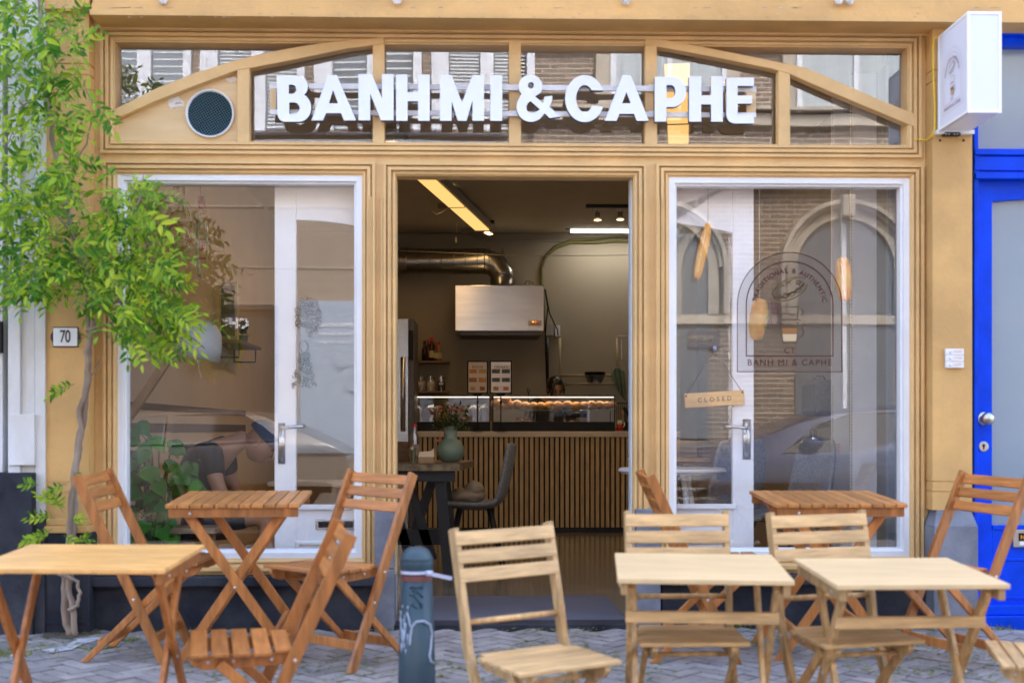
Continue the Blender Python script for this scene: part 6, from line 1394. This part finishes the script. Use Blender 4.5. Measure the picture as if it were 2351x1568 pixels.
for pts, Y0, r0, r1 in (([(158, 1462), (150, 1400), (146, 1350), (156, 1290), (165, 1230), (172, 1160), (170, 1100), (180, 1030), (190, 960), (196, 900), (203, 840), (206, 780), (205, 700), (200, 620), (170, 540), (140, 440), (120, 320), (105, 200), (95, 60), (90, -80)], -.17, .014, .009),
        ([(172, 1462), (168, 1410), (158, 1350), (150, 1300), (160, 1210), (166, 1130), (178, 1060), (186, 1000), (184, 940), (205, 870), (200, 810), (212, 740), (210, 640)], -.20, .011, .008),
        ([(160, 1400), (176, 1390), (183, 1360), (178, 1335), (160, 1325), (135, 1318), (125, 1290)], -.22, .007, .005), ([(163, 1455), (160, 1400), (163, 1340), (163, 1280), (164, 1170)], -.15, .009, .006),
        ([(210, 720), (260, 690), (330, 700), (400, 740), (470, 800)], -.35, .006, .002), ([(200, 620), (150, 560), (60, 500), (0, 500)], -.3, .006, .003), ([(205, 650), (180, 560), (120, 480), (60, 430)], -.35, .006, .002), ([(203, 640), (260, 560), (320, 460), (330, 400)], -.3, .005, .002),
        ([(140, 440), (200, 330), (215, 250), (190, 180)], -.2, .004, .001), ([(105, 200), (50, 250), (20, 330)], -.3, .004, .002), ([(200, 870), (220, 850), (228, 825)], -.18, .004, .002), ([(330, 700), (420, 780), (455, 830), (462, 870)], -.3, .003, .001), ([(200, 760), (260, 740), (330, 730)], -.25, .005, .002), ([(0, 70), (30, 30), (50, -20)], -.5, .005, .005)):
    p_, r_ = stem(pts, Y0, r0, r1); tw.tube(p_, r_, 8)
tw.build('stem', BARK, vine, smooth=True); rq.build('leaf_stalk', mat('stalk_green', (.12,.16,.04), .6), vine)['kind'] = 'stuff'
# ================================================================== OTHER SIDE OF THE STREET (seen mirrored in the glass)
YB_ = -11.2
def mbox(q, a, b, y0, y1, d0=0, d1=.1, Y=YB_):      # mirrored px rect; d0..d1 stands out toward the shop (+y)
    p, r_ = M(a, y0, Y), M(b, y1, Y); q.box(p.x, r_.x, Y + d0, Y + d1, r_.z, p.z); return q
PALE = mat('pale_frame_paint', (.66,.68,.74), .5, var=.08); BRK = brick('brown_brick', (.23,.165,.12), (.17,.125,.095), (.46,.44,.41), .22, .0655, .006, rot=(R(90), 0, 0), bump=.3)
SND = mat('sandstone', (.46,.41,.34), .85, var=.2, vscale=2, bump=.2, bscale=20); RGL = mat('far_window_glass', (.16,.19,.22), .12, coat=1); CURT = mat('net_curtain', (.42,.47,.50), .8, var=.15, vscale=3, stretch=(8,1,.5)); SLATM = mat('white_blind', (.62,.64,.66), .5)
PLAS = mat('beige_plaster', (.33,.26,.20), .8, var=.08, vscale=1.2); DK = mat('shop_dark', (.05,.05,.055), .3)
ho = thing('opposite_house', 'pale framed house with blinds across the street, mirrored in the left windows', 'house', (0, YB_, 0)); H = Matrix.Translation((0, -YB_, 0))
q = MB(); a, b = M(-900, 0, YB_).x, M(1166, 0, YB_).x; q.box(a, b, YB_ - 5, YB_, -.4, 7); q.xf(H); q.build('wall', PLAS, ho)
x = 180
k = 0
while x < 1120:
    for (g0, g1) in ((x + 62, x + 138), (x + 168, x + 244)):
        q = MB(); mbox(q, g0, g1, -260, 302, .012, .03); q.xf(H); f = q.build('window', RGL, ho)
        q = MB(); zz = M(0, 302, YB_).z + .05
        while zz < M(0, 40, YB_).z: p, r_ = M(g0, 0, YB_), M(g1, 0, YB_); q.box(p.x + .02, r_.x - .02, YB_ + .032, YB_ + .036, zz, zz + .022); zz += .05 if k % 2 else .10
        q.xf(H); q.build('blind', SLATM, f)
    q = MB(); 
    for a, b, d in ((x + 22, x + 62, .14), (x + 138, x + 168, .10), (x + 244, x + 262, .14)): mbox(q, a, b, -260, 304, .0, d)
    mbox(q, x + 30, x + 36, -260, 304, .141, .16); mbox(q, x + 44, x + 48, -260, 304, .141, .155); mbox(q, x + 150, x + 154, -260, 304, .101, .12)
    q.xf(H); q.build('window_frame', PALE, ho)
    q = MB(); mbox(q, x + 2, x + 20, -260, 345, .0, .03); q.xf(H); q.build('brick_strip', BRK, ho)
    x += 262; k += 1
q = MB(); mbox(q, -900, 1166, 304, 316, 0, .22); mbox(q, -900, 1166, 318, 345, 0, .12); q.xf(H); q.build('sill_band', PALE, ho)
q = MB()
for y in (470, 610): mbox(q, -900, 1166, y, y + 3, 0, .012)
q.xf(H); q.build('fascia_moulding', mat('fascia_grey', (.42,.35,.27), .7), ho)
q = MB(); mbox(q, 40, 640, 700, 712, 0, .1); mbox(q, 40, 640, 712, 1100, .0, .02); q.xf(H); q.build('shop_window', DK, ho)
q = MB(); mbox(q, 690, 1140, 690, 1040, .0, .04); q.xf(H); q.build('shop_panel', mat('pale_blue_panel', (.36,.42,.52), .5), ho)
def mtext(s, px, py, size, bold, mt, par, Y, sp=1.0):
    me = text_mesh(s, size, .004, bold, sp); c = M(px, py, Y); me.transform(Matrix.Translation(Vector((c.x, Y, c.z)) - par.location) @ Matrix.Rotation(R(180), 4, 'Z') @ FRONT); return mk('lettering', me, mt, par)
WL = mat('white_letter', (.85,.87,.9), .5)
mtext('CHIEFS &', 503, 743, .18, .010, WL, ho, YB_ + .04, 1.1); mtext('CAFE', 475, 716, .09, .001, WL, ho, YB_ + .125, 1.1)
mtext('OPEN HOURS', 770, 746, .075, .004, WL, ho, YB_ + .05); mtext('MON-FRI   8AM-6PM', 770, 768, .05, .002, WL, ho, YB_ + .05); mtext('SAT-SUN   9AM-6PM', 770, 786, .05, .002, WL, ho, YB_ + .05)
for cx, cy in ((782, 826), (812, 880)):
    q = MB(); c = M(cx, cy, YB_ + .06); q.lathe([(.11, 0), (.11, .01), (0, .01)], c, 28, Matrix.Rotation(R(-90), 4, 'X')); q.xf(H); q.build('round_sign', mat('round_sign_blue', (.32,.38,.46), .5), ho)
bb = thing('brick_building', 'brown brick building with sandstone arches across the street, mirrored in the right windows', 'building', (0, YB_, 0))
a, b = M(1168, 0, YB_).x, M(3400, 0, YB_).x; q = MB(); q.box(a, b, YB_ - 5, YB_, -.4, 8); q.xf(H); q.build('wall', BRK, bb)
q = MB(); mbox(q, 1168, 3400, 404, 442, 0, .16); mbox(q, 1168, 3400, 396, 404, 0, .24); mbox(q, 1168, 3400, 262, 300, 0, .10); mbox(q, 1168, 3400, 255, 262, 0, .18); mbox(q, 1168, 3400, 60, 131, 0, .10); mbox(q, 1168, 3400, 722, 748, 0, .08); mbox(q, 1168, 3400, 1090, 1500, 0, .06); q.xf(H); q.build('stone_course', SND, bb)
q = MB()
for c0 in (1450, 1920 - 45, 2300, 2720):
    mbox(q, c0 - 82, c0 - 52, 131, 262, 0, .12); mbox(q, c0 + 225 - 12, c0 + 243, 131, 262, 0, .12) if 0 else None
    mbox(q, c0 + 215, c0 + 245, 131, 262, 0, .12)
mbox(q, 1172, 1208, 131, 262, 0, .03)
q.xf(H); q.build('window_surround', SND, bb)
for c0 in (1450, 1875, 2300, 2720):
    q = MB(); mbox(q, c0 - 40, c0 + 205, 100, 262, .0, .11); q.xf(H); w_ = q.build('window', CURT, bb)
    q = MB()
    for a, b in ((-52, -40), (78, 90), (205, 215)): mbox(q, c0 + a, c0 + b, 100, 262, 0, .15)
    q.xf(H); q.build('frame', PALE, w_)
AG = mat('arch_window_glass', (.12,.14,.17), .25)
for cx in (1512, 1937, 2362, 2790):
    c = M(cx, 617, YB_); s_ = 17.5 / 3000
    def ringarc(r0, r1, d0, d1, mt, name, zlow):
        q = MB(); n_ = 28; pts = [(r1 * math.cos(R(180 * k / n_)), r1 * math.sin(R(180 * k / n_))) for k in range(n_ + 1)] + [(r0 * math.cos(R(180 - 180 * k / n_)), r0 * math.sin(R(180 - 180 * k / n_))) for k in range(n_ + 1)]
        for i in range(n_):
            q.prism([pts[i], pts[i + 1], pts[2 * n_ - i], pts[2 * n_ + 1 - i]], lambda u, v, t: Vector((c.x + u, YB_ + t, c.z + v)), d0, d1)
        bmesh.ops.remove_doubles(q.b, verts=q.b.verts, dist=1e-4)
        q.box(c.x - r1, c.x - r0, YB_ + d0, YB_ + d1, c.z - zlow, c.z); q.box(c.x + r0, c.x + r1, YB_ + d0, YB_ + d1, c.z - zlow, c.z); q.xf(H); return q.build(name, mt, bb)
    ringarc(.66, .80, 0, .10, SND, 'stone_arch', .62); ringarc(.80, .85, 0, .16, SND, 'stone_arch', .0); ringarc(.85, .905, 0, .22, SND, 'stone_arch', .62)
    q = MB(); pts = arc(0, 0, .665, .665, 0, 180, 24); q.prism(pts + [(-.665, -2.3), (.665, -2.3)], lambda u, v, t: Vector((c.x + u, YB_ + t, c.z + v)), .0, .03); q.xf(H); q.build('arch_window', AG, bb)
    q = MB(); mbox(q, cx - 14, cx + 14, 455, 505, .1, .30); q.xf(H); q.build('keystone', SND, bb, bevel=.02)
    q = MB(); q.box(c.x - .03, c.x + .03, YB_ + .03, YB_ + .06, c.z - 2.3, c.z + .6); q.box(c.x - .66, c.x + .66, YB_ + .03, YB_ + .06, c.z - .75, c.z - .68); q.xf(H); q.build('glazing_bar', PALE, bb)
GLD = mat('gold_letter', (.55,.45,.25), .5); q = MB(); mbox(q, 1580, 1650, 762, 800, .0, .07); q.xf(H); q.build('shop_board', mat('board_dark', (.08,.07,.09), .6), bb); mtext('SLIJTERIJ', 1609, 777, .075, .001, GLD, bb, YB_ + .085, 1.2); mtext('SLIJTERIJ', 2120, 890, .10, .001, GLD, bb, YB_ + .10, 1.2)
CARG = mat('car_glass', (.02,.022,.025), .06, coat=.5)
def loft_car(name, label, st, glass_st, cy, body_m, wheels, hw=.88):
    """st: (px, ytop, ybelt, ybot) in mirrored pixels; depth cy is the near side of the car"""
    t = thing(name, label, 'car', (0, 0, 0)); q = MB(); rings = []
    for px, yt, yb, yl, tw_ in st:
        r_ = []
        T, B, L_ = M(px, yt, cy), M(px, yb, cy), M(px, yl, cy)
        for (w_, z) in ((.96, L_.z), (1.0, L_.z + (B.z - L_.z) * .35), (1.0, B.z - .08), (.97, B.z), (.80 * tw_ + .97 * (1 - tw_), T.z - .05 * tw_), (.66 * tw_ + .9 * (1 - tw_), T.z)):
            r_.append((w_, z))
        pts = [(T.x, cy - hw + w * hw, z) for w, z in r_] + [(T.x, cy - hw - w * hw, z) for w, z in r_[::-1]]
        rings.append([q.b.verts.new(p) for p in pts])
    for a, b in zip(rings, rings[1:]):
        for k in range(12): q.b.faces.new((a[k], a[(k + 1) % 12], b[(k + 1) % 12], b[k]))
    q.b.faces.new(rings[0]); q.b.faces.new(rings[-1][::-1]); o = q.build('body', body_m, t, smooth=True); o.data.polygons.foreach_set('use_smooth', [True] * len(o.data.polygons)); em = o.modifiers.new('e', 'EDGE_SPLIT'); em.split_angle = R(35)
    for gi, poly in enumerate(glass_st):
        q = MB(); pts = []
        for px, py in poly:
            p = M(px, py, cy); pts.append((p.x, p.z))
        zb = min(p[1] for p in pts); zt2 = max(p[1] for p in pts)
        vs = [q.b.verts.new((x, cy + .012 - .03 * hw - (z - zb) / max(.01, zt2 - zb) * .15 * hw, z)) for x, z in pts]; q.b.faces.new(vs); wn_ = q.build('side_window', CARG, t); q = MB(); q.tube([v_ + Vector((0, .012, 0)) for v_ in [Vector((x, cy + .012 - .03 * hw - (z - zb) / max(.01, zt2 - zb) * .15 * hw, z)) for x, z in pts]], .011, 5); q.build('window_trim', CHR, wn_)
    for px, py, r in wheels:
        for yy in (cy - .10, cy - 2 * hw + .10):
            c = M(px, py, cy); q = MB(); q.lathe([(r, -.11), (r, .11), (r * .62, .115), (r * .62, -.115)], (c.x, yy, c.z), 28, mt90, closed=True); w_ = q.build('wheel', mat('tyre', (.02,.02,.022), .8), t)
            q = MB(); q.lathe([(r * .66, -.09), (r * .66, .09)], (c.x, yy, c.z), 24, mt90, closed=True)
            for k in range(5): a = k * 1.2566; q.bar((c.x, yy + .09, c.z), (c.x + r * .64 * math.cos(a), yy + .09, c.z + r * .64 * math.sin(a)), .03, .05)
            q.build('rim', CHR, w_)
    return t
YC_ = -8.6
CARM = mat('bronze_car_paint', (.11,.09,.08), .3, .3, coat=.4); CARB = mat('blue_grey_car_paint', (.03,.045,.10), .25, .3, coat=.5)
loft_car('parked_car', 'bronze grey hatchback parked across the street, mirrored in the left window', [(-60, 1050, 1055, 1150, 0), (0, 1030, 1040, 1170, 0), (120, 1000, 1030, 1175, .2), (230, 950, 1035, 1175, .9), (400, 936, 1030, 1175, 1), (520, 938, 1025, 1175, 1), (600, 945, 1020, 1175, 1), (680, 985, 1018, 1175, .7), (750, 1018, 1022, 1170, .1), (790, 1040, 1045, 1160, 0), (800, 1075, 1085, 1140, 0)],
    [[(150, 1022), (250, 958), (375, 950), (372, 1020)], [(392, 950), (560, 952), (600, 975), (640, 1010), (392, 1020)]], YC_, CARM, [(90, 1165, .33), (670, 1165, .33)])
loft_car('parked_car', 'blue grey sedan parked across the street, mirrored in the right window', [(1500, 1065, 1075, 1150, 0), (1540, 1040, 1055, 1180, 0), (1660, 1018, 1050, 1185, 0), (1760, 1000, 1045, 1185, .1), (1850, 960, 1040, 1185, .8), (1930, 938, 1035, 1185, 1), (2060, 930, 1028, 1185, 1), (2200, 938, 1022, 1185, 1), (2330, 975, 1015, 1185, .7), (2420, 1005, 1012, 1180, .1), (2520, 1030, 1035, 1160, 0)],
    [[(1800, 1040), (1880, 975), (1960, 950), (2060, 945), (2060, 1030)], [(2075, 945), (2180, 950), (2290, 990), (2300, 1018), (2075, 1030)]], YC_, CARB, [(1625, 1170, .34), (2380, 1170, .34)])
q = MB(); c = M(1867, 1015, YC_ + .08); q.ell(c, (.12, .06, .09)); tag(q.build('wing_mirror', CARB, smooth=True), None, None)
o = bpy.data.objects['wing_mirror']; o.parent = [x for x in bpy.data.objects if x.name.startswith('parked_car') and 'sedan' in x['label']][0]
q = MB(); q.box(-300, 300, YB_, YB_ + 1.4, -.36, -.25); tagS(q.build('far_pavement', STREETM))
